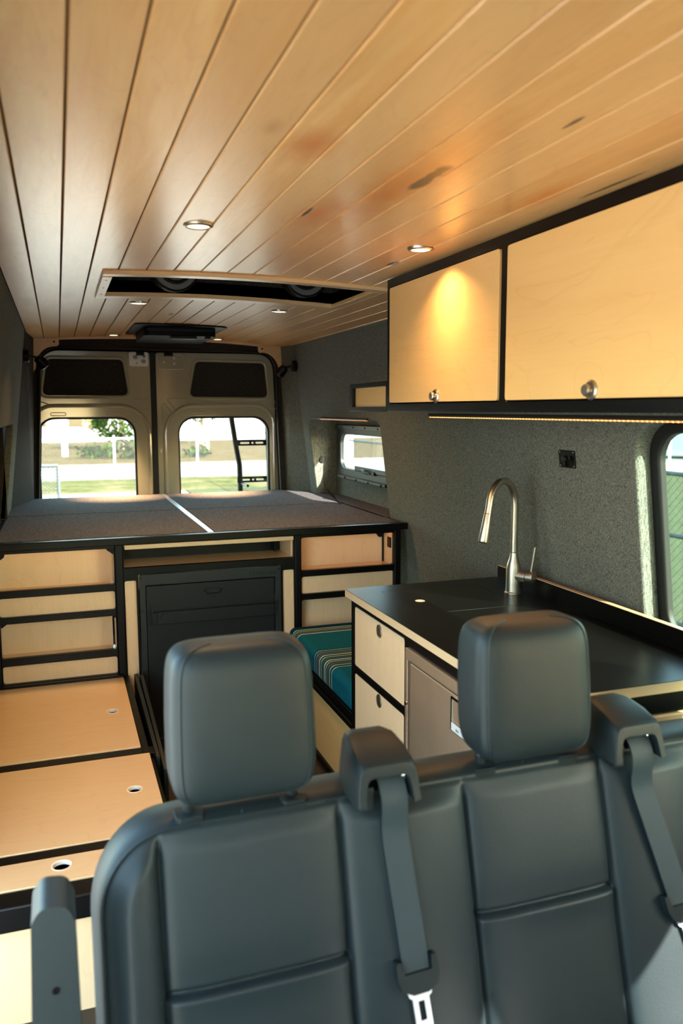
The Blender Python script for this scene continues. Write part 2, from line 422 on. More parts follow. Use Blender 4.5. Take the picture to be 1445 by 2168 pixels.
# ================================================================== STRUCTURE
# ---- ceiling: tongue-and-groove planks on a shallow arch, real grooves, hole for the hatch
HX0, HX1, HY0, HY1 = .185, 1.125, 2.86, 3.36
mb = MB()
ks = list(range(-2, 17)); Y0c, Y1c = -1.25, 5.40
def plank(xa, xb, ya, yb):
    g = .0016; n = 1
    for i in range(n):
        a, b2 = xa+g, xb-g
        za, zb = ceilz(a), ceilz(b2); T = .012
        pr = [(a, za+.003), (a+.0018, za), (b2-.0018, zb), (b2, zb+.003), (b2, zb+T), (a, za+T)]
        A = [mb.bm.verts.new((x, ya, z)) for x, z in pr]; B = [mb.bm.verts.new((x, yb, z)) for x, z in pr]
        for k in range(6): mb.bm.faces.new((A[k], A[(k+1) % 6], B[(k+1) % 6], B[k]))
        mb.bm.faces.new(A[::-1]); mb.bm.faces.new(B)
for k in ks:
    xa = PX0+k*PW; xb = xa+PW
    xa = max(xa, -.146); xb = min(xb, 1.468)
    if xb <= HX0 or xa >= HX1: plank(xa, xb, Y0c, Y1c)
    else:
        plank(xa, xb, Y0c, HY0); plank(xa, xb, HY1, Y1c)
        if xa < HX0: plank(xa, HX0, HY0, HY1)
        if xb > HX1: plank(HX1, xb, HY0, HY1)
ce = obj('ceiling', mb, 'ceiling', ang=20); ce['kind'] = 'structure'; ce['label'] = 'arched ceiling of long maple planks with dark seams and knots'
# backing above the planks (dark, fills the grooves), and the van roof skin
mb = MB()
def bk(xa, xb, ya, yb):
    n = 8
    P = [[(xa+(xb-xa)*i/n, y, ceilz(xa+(xb-xa)*i/n)+.0045+dz) for i in range(n+1)] for y, dz in ((ya, 0), (yb, 0))]
    mb.grid(P)
mb = MB()
for (xa, xb, ya, yb) in ((-.2, HX0, Y0c, Y1c), (HX1, 1.52, Y0c, Y1c), (HX0, HX1, Y0c, HY0), (HX0, HX1, HY1, Y1c)):
    n = 8
    for i in range(n):
        a = xa+(xb-xa)*i/n; b2 = xa+(xb-xa)*(i+1)/n
        vs = [mb.bm.verts.new(p) for p in ((a, ya, ceilz(a)+.006), (b2, ya, ceilz(b2)+.006), (b2, yb, ceilz(b2)+.006), (a, yb, ceilz(a)+.006))]
        vt = [mb.bm.verts.new(p) for p in ((a, ya, ceilz(a)+.05), (b2, ya, ceilz(b2)+.05), (b2, yb, ceilz(b2)+.05), (a, yb, ceilz(a)+.05))]
        mb.bm.faces.new(vs[::-1]); mb.bm.faces.new(vt)
        for k in range(4): mb.bm.faces.new((vs[k], vs[(k+1) % 4], vt[(k+1) % 4], vt[k]))
obj('roof_backing', mb, 'dark', ce)
# ---- floor
mb = MB().box(-.36, 1.70, -1.25, 5.45, -.05, 0); o = obj('floor', mb, 'floor'); o['kind'] = 'structure'; o['label'] = 'dark brown speckled floor in the aisle'

# ---- right wall with niche and side window
NY0, NY1, NZ1 = 3.80, 5.03, 1.405
WY0, WY1, WZ0, WZ1 = .62, 1.888, .78, 1.432
wr = struct('wall_right', 'grey tweed covered wall behind the kitchen counter')
f = lambda a, b, t: (wallxr(b)+t, a, b)
mb = MB()
outer = [(-.1, 0), (5.17, 0), (5.17, 1.90), (-.1, 1.94)]
sun_patch_slot = rpoly([(.05, .93), (.26, .84), (.585, .84), (.585, 1.13), (-.01, 1.165), (-.01, 1.05)], .012, 3)  # unseen opening added and shaped to throw the sun patch on the seat
nich = rr(NY0, NY1, .905, NZ1, (.0, .0, .05, .05))
win = rr(WY0, WY1, WZ0, WZ1, (.07, .07, .10, .10), 8)
mb.plate(outer, [nich, win, sun_patch_slot], 0, .058, f)
obj('wall_panel', mb, 'tweed', wr, bevel=.008, seg=3)
# driver cab side: wall under the cab window, header and pillar
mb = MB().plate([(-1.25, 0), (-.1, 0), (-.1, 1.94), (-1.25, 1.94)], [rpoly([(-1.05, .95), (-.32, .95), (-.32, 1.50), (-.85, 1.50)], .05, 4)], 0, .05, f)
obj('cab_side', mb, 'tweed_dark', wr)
wf = struct('wall_front', 'unseen cab end wall with an opening narrowed to dim the seat')
mb = MB().plate([(-.45, -.05), (1.70, -.05), (1.70, 2.0), (-.45, 2.0)], [rr(-.25, .45, 1.0, 1.55, .12, 6)], -1.29, -1.25, XZ); obj('light_block_wall', mb, 'tweed_dark', wf)  # unseen wall added to block light, its opening narrowed to dim the seat
# D pillar (oblique return towards the rear door)
def quadwall(mb, p, th=.03):
    (xa, ya, za0, xa1, za1), (xb, yb, zb0, xb1, zb1) = p
    n = Vector((yb-ya, -(xb-xa), 0)).normalized()*th
    V = [(xa, ya, za0), (xb, yb, zb0), (xb1, yb, zb1), (xa1, ya, za1)]
    a = [mb.bm.verts.new(v) for v in V]; b2 = [mb.bm.verts.new(Vector(v)+n) for v in V]
    mb.bm.faces.new(a[::-1]); mb.bm.faces.new(b2)
    for k in range(4): mb.bm.faces.new((a[k], a[(k+1) % 4], b2[(k+1) % 4], b2[k]))
mb = MB(); quadwall(mb, ((wallxr(.5), 5.165, .5, wallxr(1.89), 1.89), (1.455, 5.42, .5, 1.40, 1.89)), .06)
obj('rear_pillar', mb, 'tweed', wr)
# niche box
ne = [(wallxr(.88)+.057, .88), (1.79, .88), (1.79, 1.45), (wallxr(1.45)+.057, 1.45)]
for ya, yb in ((NY1, NY1+.02), (NY0-.02, NY0)):
    mb = MB().plate(ne, [], ya, yb, XZ); obj('niche_end', mb, 'tweed', wr)
mb = MB().box(wallxr(1.405)+.057, 1.79, NY0-.01, NY1+.01, NZ1, NZ1+.02); obj('niche_head', mb, 'tweed', wr)
mb = MB(); mb.box(1.535, 1.70, NY0, NY1, .905, .925); obj('niche_ledge', mb, 'carpet', wr, bevel=.004)
mb = MB(); wn = rr(4.02, 4.93, 1.05, 1.365, .07, 7)
mb.plate([(NY0, .90), (NY1, .90), (NY1, 1.43), (NY0, 1.43)], [wn], 1.705, 1.735, YZ); obj('niche_back', mb, 'tweed', wr)

# ---- bunk window
w2 = struct('window_2', 'small side window in the fabric niche beside the bed')
fr2 = rr(3.99, 4.96, 1.035, 1.375, .08, 8)
mb = MB().plate(fr2, [rr(4.05, 4.90, 1.10, 1.315, .06, 8)], 1.690, 1.715, YZ); obj('window_frame', mb, M['plastic'], w2, bevel=.004)
mb = MB().plate(rr(4.035, 4.915, 1.085, 1.33, .065, 8), [rr(4.055, 4.895, 1.105, 1.31, .055, 8)], 1.712, 1.74, YZ); obj('window_seal', mb, 'alu', w2, bevel=.002)
mb = MB().plate(rr(4.03, 4.92, 1.08, 1.335, .06, 6), [], 1.742, 1.746, YZ); obj('window_glass', mb, 'glass', w2)
mb = MB(); 
mb.box(1.668, 1.690, 3.99, 4.93, 1.345, 1.372); mb.box(1.672, 1.690, 4.1, 4.90, 1.04, 1.058)
for yy in (4.2, 4.4, 4.6, 4.8): mb.cyl((1.664, yy, 1.358), (1.70, yy, 1.358), .006, n=10); mb.cyl((1.666, yy-.04, 1.047), (1.69, yy-.04, 1.047), .006, n=10)
obj('blind_rail', mb, 'black', w2, bevel=.002)
mb = MB(); mb.box(1.684, 1.704, 4.05, 4.62, 1.10, 1.128).box(1.676, 1.69, 4.28, 4.45, 1.092, 1.112).tube([(1.67, 4.46, 1.115), (1.655, 4.40, 1.107), (1.665, 4.34, 1.10)], .006)
obj('window_latch', mb, 'black', w2, bevel=.003)

# ---- big side window
w1 = struct('window_1', 'large side window with rounded corner and black rubber seal')
f1 = lambda a, b, t: (1.575-.12*(b-.93)+t, a, b)
mb = MB().plate(rr(WY0-.02, WY1+.025, WZ0-.02, WZ1+.02, .12, 8), [rr(WY0+.02, WY1-.034, WZ0+.03, WZ1-.03, .085, 8)], .052, .080, f1); obj('window_seal', mb, 'rubber', w1, bevel=.008, seg=4)
mb = MB().plate(rr(WY0-.01, WY1+.01, WZ0-.01, WZ1+.01, .09, 8), [], .072, .076, f1); obj('window_glass', mb, 'tint', w1)

# ---- left wall (behind the open sliding door) with a niche
wl = struct('wall_left', 'grey tweed covered wall on the sliding door side')
f = lambda a, b, t: (wallxl(b)-t, a, b)
mb = MB()
mb.plate([(1.98, 0), (4.85, 0), (4.85, 1.92), (1.98, 1.92)], [rr(3.3, 4.38, .92, 1.40, (0, 0, .05, .05))], 0, .035, f)
obj('wall_panel', mb, 'tweed', wl, bevel=.008, seg=3)
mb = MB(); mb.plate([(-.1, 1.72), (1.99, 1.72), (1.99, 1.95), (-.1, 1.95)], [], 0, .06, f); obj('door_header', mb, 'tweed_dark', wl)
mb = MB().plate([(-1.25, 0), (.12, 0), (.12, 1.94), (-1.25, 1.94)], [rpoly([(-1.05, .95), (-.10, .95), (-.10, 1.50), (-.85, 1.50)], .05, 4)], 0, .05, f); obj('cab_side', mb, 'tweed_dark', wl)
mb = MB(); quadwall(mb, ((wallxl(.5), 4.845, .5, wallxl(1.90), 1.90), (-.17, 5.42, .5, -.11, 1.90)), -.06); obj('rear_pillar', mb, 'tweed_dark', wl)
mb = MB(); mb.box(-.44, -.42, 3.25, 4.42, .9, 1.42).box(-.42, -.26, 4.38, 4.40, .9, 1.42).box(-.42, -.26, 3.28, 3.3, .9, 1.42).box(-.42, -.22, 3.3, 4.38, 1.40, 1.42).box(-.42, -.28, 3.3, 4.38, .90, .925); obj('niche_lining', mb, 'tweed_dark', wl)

# ---- rear wall: fabric header around the cargo doors
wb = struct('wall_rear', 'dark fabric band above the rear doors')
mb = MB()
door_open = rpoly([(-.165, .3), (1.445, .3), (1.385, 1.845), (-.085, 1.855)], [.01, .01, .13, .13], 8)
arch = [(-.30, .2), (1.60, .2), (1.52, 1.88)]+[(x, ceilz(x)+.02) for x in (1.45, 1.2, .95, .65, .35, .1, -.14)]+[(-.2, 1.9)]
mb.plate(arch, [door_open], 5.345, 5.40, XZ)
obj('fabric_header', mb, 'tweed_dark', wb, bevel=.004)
mb = MB().tube([Vector((a, 5.345, b)) for a, b in door_open], .009, n=8, closed=True); obj('door_seal', mb, 'rubber', wb)
mb = MB().plate([(-.42, -.1), (1.78, -.1), (1.70, 2.02), (-.34, 2.02)], [rr(-.13, .58, .5, 1.45, .1, 5), rr(.60, 1.40, .5, 1.45, .1, 5)], 5.458, 5.50, XZ)
mb.box(-.42, 1.75, 5.401, 5.457, -.1, .28)
mb.plate([(-.36, .3), (-.172, .3), (-.095, 1.855), (1.392, 1.845), (1.452, .3), (1.72, .3), (1.6, 2.0), (-.3, 2.0)], [], 5.401, 5.457, XZ)
obj('rear_light_block', mb, 'dark', wb)  # dark plates added behind the doors to block skylight leaks
mb = MB(); n = 16
P = [[(-.14+1.6*i/n, y, ceilz(-.14+1.6*i/n)+dz) for i in range(n+1)] for y, dz in ((5.33, -.001), (5.33, -.016), (5.345, -.016))]
mb.grid(P); 
o = obj('trim_1', mb, 'ply_x'); o['kind'] = 'structure'; o['label'] = 'thin maple strip ending the ceiling above the rear doors'

def rear_door(name, label, x0, x1, xt0, xt1, win, upper, mirror):
    d = struct(name, label)
    out = rpoly([(x0, .30), (x1, .30), (xt1, 1.835), (xt0, 1.835)], [.01, .01, .12 if mirror else .03, .03 if mirror else .12], 8)
    Y = 5.405
    wo = rr(*win, (.02, .02, .11, .11), 8); up = rpoly(upper, [.035]*4, 6)
    mb = MB().plate(out, [wo, up], Y, Y+.05, XZ); obj('door_skin', mb, 'paint', d, bevel=.010, seg=3)
    # pressed rims
    gi, go = .085, .028
    xa, xb = (win[0]-go, win[1]+gi) if not mirror else (win[0]-gi, win[1]+go)
    zt = win[3]+.072; r1 = .17; ra, rb_ = (.13, .19) if not mirror else (.19, .13)
    path = [(xa, .62), (xa, 1.0)]+[(xa+ra-ra*math.cos(k*pi/20), zt-ra+ra*math.sin(k*pi/20)) for k in range(11)]+[(xb-rb_+rb_*math.sin(k*pi/20), zt-rb_+rb_*math.cos(k*pi/20)) for k in range(11)]+[(xb, 1.0), (xb, .62)]
    mb = MB().tube([Vector((a, Y+.007, b)) for a, b in path], .015, n=10)
    rim2 = rpoly([(upper[0][0]-.012, upper[0][1]-.012), (upper[1][0]+.012, upper[1][1]-.012), (upper[2][0]+.012, upper[2][1]+.012), (upper[3][0]-.012, upper[3][1]+.012)], [.045]*4, 8)
    mb.tube([Vector((a, Y+.002, b)) for a, b in rim2], .009, n=8, closed=True)
    shapes = [[(.445, 1.535), (.560, 1.535), (.560, 1.468), (.50, 1.468)], [(-.125, 1.455), (-.105, 1.525), (-.035, 1.500)]] if not mirror else \
             [[(.672, 1.538), (.820, 1.538), (.815, 1.505), (.742, 1.452)], [(.640, 1.505), (.655, 1.512), (.718, 1.43), (.660, 1.362), (.640, 1.37)], [(1.33, 1.50), (1.40, 1.525), (1.41, 1.47)]]
    for poly in shapes: mb.tube([Vector((a, Y+.001, b)) for a, b in rpoly(poly, .008, 4)], .0042, n=6, closed=True)
    for wx in (win[0]+.13, win[1]-.14):
        mb.tube([Vector((a, Y+.001, b)) for a, b in rr(wx-.045, wx+.045, win[3]+.010, win[3]+.028, .008, 3)], .003, n=6, closed=True)
    obj('pressed_ribs', mb, 'paint', d)
    mb = MB().plate(rr(win[0]-.004, win[1]+.004, win[2]-.004, win[3]+.004, (.02, .02, .115, .115), 8), [rr(win[0]+.012, win[1]-.012, win[2]+.012, win[3]-.014, (.02, .02, .10, .10), 8)], Y+.012, Y+.05, XZ)
    obj('window_seal', mb, 'rubber', d, bevel=.004)
    mb = MB().plate(rr(win[0], win[1], win[2], win[3], (.02, .02, .11, .11), 8), [], Y+.04, Y+.044, XZ); obj('window_glass', mb, 'glass', d)
    mb = MB().plate(up, [], Y+.014, Y+.024, XZ); obj('upholstered_panel', mb, 'tweed_dark', d, bevel=.003)
    mb = MB()
    for i, (a, b) in enumerate(upper):
        qx = a+(.045 if i in (0, 3) else -.045); qz = b+(.028 if i < 2 else -.028)
        mb.lathe([(.006, 0), (.005, .004), (.001, .005)], (qx, Y+.014, qz), (0, -1, 0), 10)
    obj('panel_clips', mb, 'black', d)
    return d
d1 = rear_door('door_1', 'left rear van door with painted skin and rounded window', -.16, .578, -.082, .578, (-.125, .475, .62, 1.425),
               [(-.085, 1.560), (.435, 1.560), (.405, 1.785), (-.045, 1.785)], False)
d2 = rear_door('door_2', 'right rear van door with the ladder outside its window', .606, 1.440, .606, 1.382, (.742, 1.358, .62, 1.425),
               [(.822, 1.553), (1.348, 1.548), (1.325, 1.775), (.868, 1.780)], True)
mb = MB().box(.574, .610, 5.395, 5.43, .3, 1.84); obj('centre_seal', mb, 'rubber', d2, bevel=.005)
mb = MB().plate(rr(.445, .565, 1.745, 1.835, .01, 3), [rr(.47, .50, 1.79, 1.815, .012, 4), rr(.52, .55, 1.765, 1.79, .012, 4), rr(.53, .548, 1.80, 1.815, .007, 4), rr(.487, .497, 1.76, 1.77, .004, 3)], 5.398, 5.404, XZ)
obj('hinge_plate', mb, 'paintw', d1, bevel=.001)
mb = MB().box(.49, .54, 5.39, 5.402, 1.812, 1.838); mb.cyl((.50, 5.388, 1.825), (.53, 5.388, 1.825), .007); obj('latch_striker', mb, 'black', d1, bevel=.002)
mb = MB().box(.665, .72, 5.39, 5.404, 1.812, 1.838); mb.cyl((.675, 5.388, 1.822), (.71, 5.388, 1.822), .007); obj('latch_striker', mb, 'black', d2, bevel=.002)
mb = MB().tube([Vector((a, 5.404, b)) for a, b in rr(.625, .79, 1.73, 1.825, .015, 3)], .003, n=6, closed=True)
for q in ((.665, 1.775), (.73, 1.80), (.73, 1.765)): mb.lathe([(.008, 0), (.008, .002), (.004, .003)], (q[0], 5.405, q[1]), (0, -1, 0), 10)
mb.box(.627, .634, 5.402, 5.406, 1.19, 1.215)
obj('hinge_recess', mb, 'hinge', d2)

# wooden corner gussets with their bolt, and swivel reading lamps
def gusset(pts, label, bolt):
    g = thing('corner_gusset', label, 'wooden bracket', (pts[0][0], 5.33, pts[0][1]), 'maple gussets in the rear ceiling corners')
    mb = MB().plate(pts, [], 5.327, 5.344, XZ); obj('board', mb, 'ply_x', g, bevel=.0015)
    mb = MB().lathe([(.006, 0), (.006, .002), (.003, .004)], (bolt[0], 5.327, bolt[1]), (0, -1, 0), 12); obj('bolt', mb, 'black', g)
a1 = [(.0+.03*0+(-.035)+.09*math.cos(math.radians(a))*1.0, 1.74+.11*math.sin(math.radians(a))) for a in ()]
def qarc(cx, cz, rx, rz, a0, a1, n=8): return [(cx+rx*math.cos(math.radians(a0+(a1-a0)*i/n)), cz+rz*math.sin(math.radians(a0+(a1-a0)*i/n))) for i in range(n+1)]
gl = [(-.152, 1.902), (.028, 1.904), (.028, 1.868), (.018, 1.857)]+qarc(.0, 1.72, .112, .135, 90, 180, 8)+[(-.13, 1.695), (-.175, 1.70)]
gusset(gl, 'maple gusset in the left rear ceiling corner', (-.0, 1.882))
gr = [(1.462, 1.866), (1.27, 1.887), (1.27, 1.850), (1.28, 1.84)]+qarc(1.30, 1.71, .112, .132, 90, 0, 8)+[(1.43, 1.69), (1.468, 1.70)]
gusset(gr, 'maple gusset in the right rear ceiling corner', (1.295, 1.866))
def reading_lamp(loc, sgn, label):
    t = thing('reading_lamp', label, 'reading lamp', loc, 'black reading lamps by the rear doors')
    x, y, z = loc
    mb = MB().cyl((x, y, z), (x+sgn*.03, y, z), .036, .036, 4 if False else 24); obj('base', mb, 'black', t, bevel=.004)
    mb = MB().tube([(x+sgn*.03, y, z), (x+sgn*.06, y+.01, z-.005), (x+sgn*.075, y+.01, z-.02)], .007); obj('arm', mb, 'black', t)
    d = Vector((sgn*.5, .35, -.6)).normalized(); c = Vector((x+sgn*.07, y+.01, z-.005))
    mb = MB().lathe([(.012, 0), (.026, .006), (.030, .03), (.034, .062), (.030, .066)], c, d, 24); obj('head', mb, 'black', t)
    mb = MB().lathe([(.026, 0), (.024, .003)], c+d*.0665, d, 20); obj('lens', mb, 'vent', t)
reading_lamp((wallxl(1.775)+.002, 4.84, 1.765), 1, 'black reading lamp at the left rear pillar')
reading_lamp((wallxr(1.75)-.002, 5.14, 1.745), -1, 'black reading lamp at the right rear pillar')

# ---- ceiling lights
def downlight(x, y, label, power=3.0, spread=125):
    z = ceilz(x)
    sl = -(.012+.11*(x-.65)); nrm = Vector((sl, 0, -1)).normalized() if False else Vector((0, 0, -1))
    t = thing('recessed_light', label, 'ceiling light', (x, y, z), 'recessed ceiling lights')
    mb = MB().lathe([(.0275, -.004), (.0275, .0045), (.030, .006), (.0365, .003), (.0385, -.004)], (x, y, z), (0, 0, -1), 36); 
    # ring: remove centre by making an annulus
    mb = MB(); n = 40; R = []
    for r, h in ((.0265, .0), (.0275, .0055), (.0310, .0065), (.0365, .004), (.0385, -.003)):
        R.append([mb.bm.verts.new((x+r*math.cos(2*pi*k/n), y+r*math.sin(2*pi*k/n), z-h)) for k in range(n)])
    for A, B in zip(R, R[1:]):
        for k in range(n): mb.bm.faces.new((A[k], A[(k+1) % n], B[(k+1) % n], B[k]))
    obj('trim_ring', mb, 'nickel', t)
    mb = MB().lathe([(.0268, 0), (.0268, .0035), (.024, .005)], (x, y, z), (0, 0, -1), 36); obj('lamp_lens', mb, 'lens', t)
    d = bpy.data.lights.new('downlight', 'AREA'); d.shape = 'DISK'; d.size = .05; d.energy = power*.2; d.color = (1, .62, .28); d.spread = math.radians(spread)
    o = bpy.data.objects.new('downlight', d); COL.objects.link(o); o.parent = t; o.location = (0, 0, -.009)
downlight(.351, 2.09, 'recessed ceiling light on the left, nearest the camera')
downlight(.982, 2.15, 'recessed ceiling light beside the upper kitchen cabinet', 1.7)
downlight(.346, 3.64, 'recessed ceiling light just behind the hatch, left side')
downlight(.979, 3.68, 'recessed ceiling light just behind the hatch, right side')
downlight(.344, 5.21, 'recessed ceiling light left of the closed roof vent', 7, 38)
downlight(.983, 5.23, 'recessed ceiling light right of the closed roof vent', 7, 38)

# ---- ceiling hatch
t = thing('ceiling_hatch', 'open rectangular ceiling recess edged in maple', 'ceiling hatch', (.655, 3.11, 1.92))
def hp(a, b, tt): return (a, b, ceilz(a)-tt)
mb = MB()
def bar_x(x0, x1, y0, y1, drop, up):
    n = 14
    sec = [(y0, -drop), (y1, -drop), (y1, up), (y0, up)]; V = []
    for i in range(n+1):
        x = x0+(x1-x0)*i/n; V.append([mb.bm.verts.new((x, y, ceilz(x)+h)) for y, h in sec])
    for A, B in zip(V, V[1:]):
        for k in range(4): mb.bm.faces.new((A[k], A[(k+1) % 4], B[(k+1) % 4], B[k]))
    mb.bm.faces.new(V[0][::-1]); mb.bm.faces.new(V[-1])
bar_x(.160, 1.165, 2.815, 2.865, .012, .004); obj('trim_board', mb, 'ply_x', t, bevel=.001)
mb = MB(); bar_x(.160, 1.148, 3.355, 3.425, .012, .004); obj('trim_board', mb, 'ply_x', t, bevel=.001)
for xa, xb in ((.160, .192), (1.118, 1.158)):
    mb = MB(); mb.box(xa, xb, 2.865, 3.355, ceilz(xa)-.014, ceilz(xb)+.004)
    for yy in (2.9, 3.1, 3.3): pass
    obj('trim_board', mb, 'ply_h', t, bevel=.001)
mb = MB()
zt = 2.16
mb.box(HX0-.01, HX0, HY0-.01, HY1+.01, 1.927, zt).box(HX1, HX1+.01, HY0-.01, HY1+.01, 1.913, zt).box(HX0, HX1, HY0-.01, HY0, 1.92, zt).box(HX0, HX1, HY1, HY1+.01, 1.92, zt).box(HX0-.01, HX1+.01, HY0-.01, HY1+.01, zt, zt+.01)
obj('recess_lining', mb, 'tweed_dark', t)
for yy in (2.93, 3.11, 3.28):
    mb = MB().lathe([(.004, 0), (.003, .001)], (.176, yy, ceilz(.16)-.014), (0, 0, -1), 8); obj('screw', mb, 'black', t)
for cx, lab in ((.455, 'grey round duct mouth with black bands, left in the ceiling hatch'), (.985, 'grey round duct mouth with black bands, right in the ceiling hatch')):
    t = thing('round_duct', lab, 'duct', (cx, HY1-.06, 2.02), 'round ducts inside the ceiling hatch')
    ax = Vector((.12, -1, -.10)).normalized(); c = Vector((cx, 3.31, 2.028))
    def ring(r0, r1, h0, h1, mat, nm):
        mb = MB(); n = 40; q = ax.to_track_quat('Z', 'Y').to_matrix(); R = []
        for r, h in ((r0, h0), (r0, h1), (r1, h1), (r1, h0)):
            R.append([mb.bm.verts.new(c+q@Vector((r*math.cos(2*pi*k/n), r*math.sin(2*pi*k/n), h))) for k in range(n)])
        for i in range(4):
            A, B = R[i], R[(i+1) % 4]
            for k in range(n): mb.bm.faces.new((A[k], A[(k+1) % n], B[(k+1) % n], B[k]))
        obj(nm, mb, mat, t, bevel=.004)
    ring(.068, .092, -.03, .03, 'duct', 'outer_ring'); ring(.058, .0685, -.03, .038, 'rubber', 'rubber_band'); ring(.030, .058, -.03, .026, 'duct', 'inner_ring'); ring(.092, .100, -.03, .036, 'rubber', 'rubber_band')

# ---- closed roof vent near the rear doors
t = thing('roof_vent', 'black roof vent with a low lid near the rear doors', 'roof vent', (.655, 4.85, 1.92))
mb = MB().plate(rr(.405, .905, 4.48, 5.14, .05, 5), [], 0, .008, lambda a, b, q: (a, b, ceilz(a)-q)); obj('flange', mb, 'black', t, bevel=.002)
mb = MB(); mb.plate(rr(.46, .85, 4.55, 5.08, .04, 5), [], 1.868, 1.915, XY); obj('lid', mb, 'vent', t, bevel=.008, seg=3)
mb = MB(); mb.box(.475, .835, 4.546, 4.553, 1.894, 1.905); obj('lid_edge', mb, 'plastic', t)
mb = MB(); mb.box(.60, .74, 4.53, 4.60, 1.852, 1.868).box(.79, .82, 4.56, 4.60, 1.855, 1.869); obj('latch_handle', mb, 'plastic', t, bevel=.004)

# ================================================================== BED
BZ = .93
bf = thing('bed_platform', 'raised bed platform with four charcoal carpeted panels and black edge rail', 'bed', (.65, 3.6, 0))
def bedpanel(x0, x1, y0, y1, label, cut=None):
    P = rr(x0, x1, y0, y1, .012, 3) if cut is None else cut
    mb = MB().plate(P, [], BZ-.031, BZ, XY)
    obj('carpeted_panel', mb, 'carpet', bf, bevel=.006, seg=3)
bedpanel(-.262, .606, 3.575, 4.431, 'charcoal carpeted bed panel, front left')
bedpanel(.640, 1.528, 3.575, 4.431, 'charcoal carpeted bed panel, front right')
bedpanel(-.262, .606, 4.446, 5.30, 'charcoal carpeted bed panel, rear left by the left rear door', rpoly([(-.262, 4.446), (.606, 4.446), (.606, 5.30), (-.205, 5.29), (-.256, 5.21)], [.01]*5, 3))
bedpanel(.640, 1.528, 4.446, 5.30, 'charcoal carpeted bed panel, rear right with the patch of sunlight', rpoly([(.640, 4.446), (1.528, 4.446), (1.528, 5.08), (1.39, 5.30), (.640, 5.30)], [.01]*5, 3))
mb = MB(); mb.box(.610, .636, 3.575, 5.30, BZ-.02, BZ-.001)
o = obj('centre_rail', mb, 'alu', bf, bevel=.001); o['label'] = 'bright aluminium centre rail'
mb = MB().tube([(1.50, 4.36, BZ), (1.47, 4.40, BZ+.055), (1.45, 4.44, BZ+.08), (1.47, 4.47, BZ+.06), (1.50, 4.42, BZ+.02), (1.51, 4.36, BZ)], .004, n=8)
tag(obj('strap_loop', mb, 'black'), 'small black pull loop at the right edge of the bed', 'strap')

mb = MB().box(-.285, 1.562, 3.535, 3.572, .897, .928); obj('front_rail', mb, 'black', bf, bevel=.0025)
mb = MB().box(1.532, 1.556, 3.572, 5.2, .898, .925); obj('side_rail', mb, 'black', bf, bevel=.002)
mb = MB().box(-.285, -.264, 3.572, 5.2, .898, .925); obj('side_rail', mb, 'black', bf, bevel=.002)
mb = MB().box(-.285, 1.55, 5.17, 5.195, .880, .898); obj('rear_rail', mb, 'black', bf, bevel=.002)
mb = MB().box(-.285, 1.55, 4.42, 4.46, .880, .898); obj('cross_rail', mb, 'black', bf, bevel=.002)

def wx_plate(mb, x0, x1, z0, z1, holes, y0=3.552, y1=3.578):
    mb.plate([(x0, z0), (x1, z0), (x1, z1), (x0, z1)], holes, y0, y1, XZ)
# left storage unit
lc = thing('storage_unit', 'left maple storage unit under the bed with black rails', 'storage unit', (0, 3.6, .32), 'storage units under the bed')
mb = MB()
H = [rr(-.262, .200, .727, .882, .008, 3), rr(-.262, .200, .616, .697, .010, 3), rr(-.262, .200, .440, .588, .008, 3), rr(-.262, .200, .330, .408, .010, 3)]
wx_plate(mb, -.266, .204, .300, .896, H); obj('face_frame', mb, 'black', lc, bevel=.002)
for x0, x1, u_ in ((.204, .2365, lc), (-.29, -.266, lc)):
    mb = MB().box(x0, x1, 3.55, 3.585, 0, .896); obj('post', mb, 'black', u_, bevel=.003)
mb = MB().box(-.266, .204, 3.571, 3.583, .606, .706); obj('fixed_panel', mb, 'ply', lc)
mb = MB().box(-.266, .204, 3.571, 3.583, .318, .42); obj('fixed_panel', mb, 'ply', lc)
for z0, z1 in ((.707, .893), (.42, .606)):
    mb = MB().box(-.27, .19, 3.655, 3.667, z0, z1); obj('back_panel', mb, 'ply', lc)
    mb = MB().box(-.27, .204, 3.58, 3.655, z0, z0+.012); obj('shelf', mb, 'ply_x', lc)
    mb = MB().box(.198, .204, 3.585, 3.66, z0, z1); obj('side_panel', mb, 'ply', lc)
for (cx, cz, s) in ((.193, .866, 1), (-.255, .860, -1), (.193, .585, 1), (-.25, .582, -1)):
    mb = MB().plate(rpoly([(cx+s*.012, cz+.022), (cx-s*.024, cz+.022), (cx-s*.02, cz+.006), (cx+s*.012, cz-.018)], [.004]*4, 3), [], 3.580, 3.586, XZ)
    obj('corner_bracket', mb, 'black', lc)
# right storage unit
rc = thing('storage_unit', 'right maple storage unit under the bed above the teal cushion', 'storage unit', (1.26, 3.6, .3), 'storage units under the bed')
mb = MB()
H = [rr(1.034, 1.497, .727, .882, .010, 3), rr(1.034, 1.497, .616, .698, .012, 3), rr(1.034, 1.497, .36, .588, .010, 3)]
wx_plate(mb, 1.032, 1.500, .30, .896, H); obj('face_frame', mb, 'black', rc, bevel=.002)
for x0, x1 in ((1.0035, 1.032), (1.500, 1.532)):
    mb = MB().box(x0, x1, 3.55, 3.585, 0, .896); obj('post', mb, 'black', rc, bevel=.003)
mb = MB().box(1.032, 1.500, 3.571, 3.583, .606, .707); obj('fixed_panel', mb, 'ply', rc)
mb = MB().box(1.0045, 1.52, 3.70, 3.712, .707, .893); obj('back_panel', mb, 'ply', rc)
mb = MB().box(1.0045, 1.52, 3.58, 3.70, .707, .719); obj('shelf', mb, 'ply_x', rc)
mb = MB().box(1.502, 1.514, 3.58, 3.70, .707, .893); obj('side_panel', mb, 'ply', rc)
mb = MB().box(1.0045, 1.52, 3.64, 3.652, .30, .606); obj('back_panel', mb, 'ply', rc)
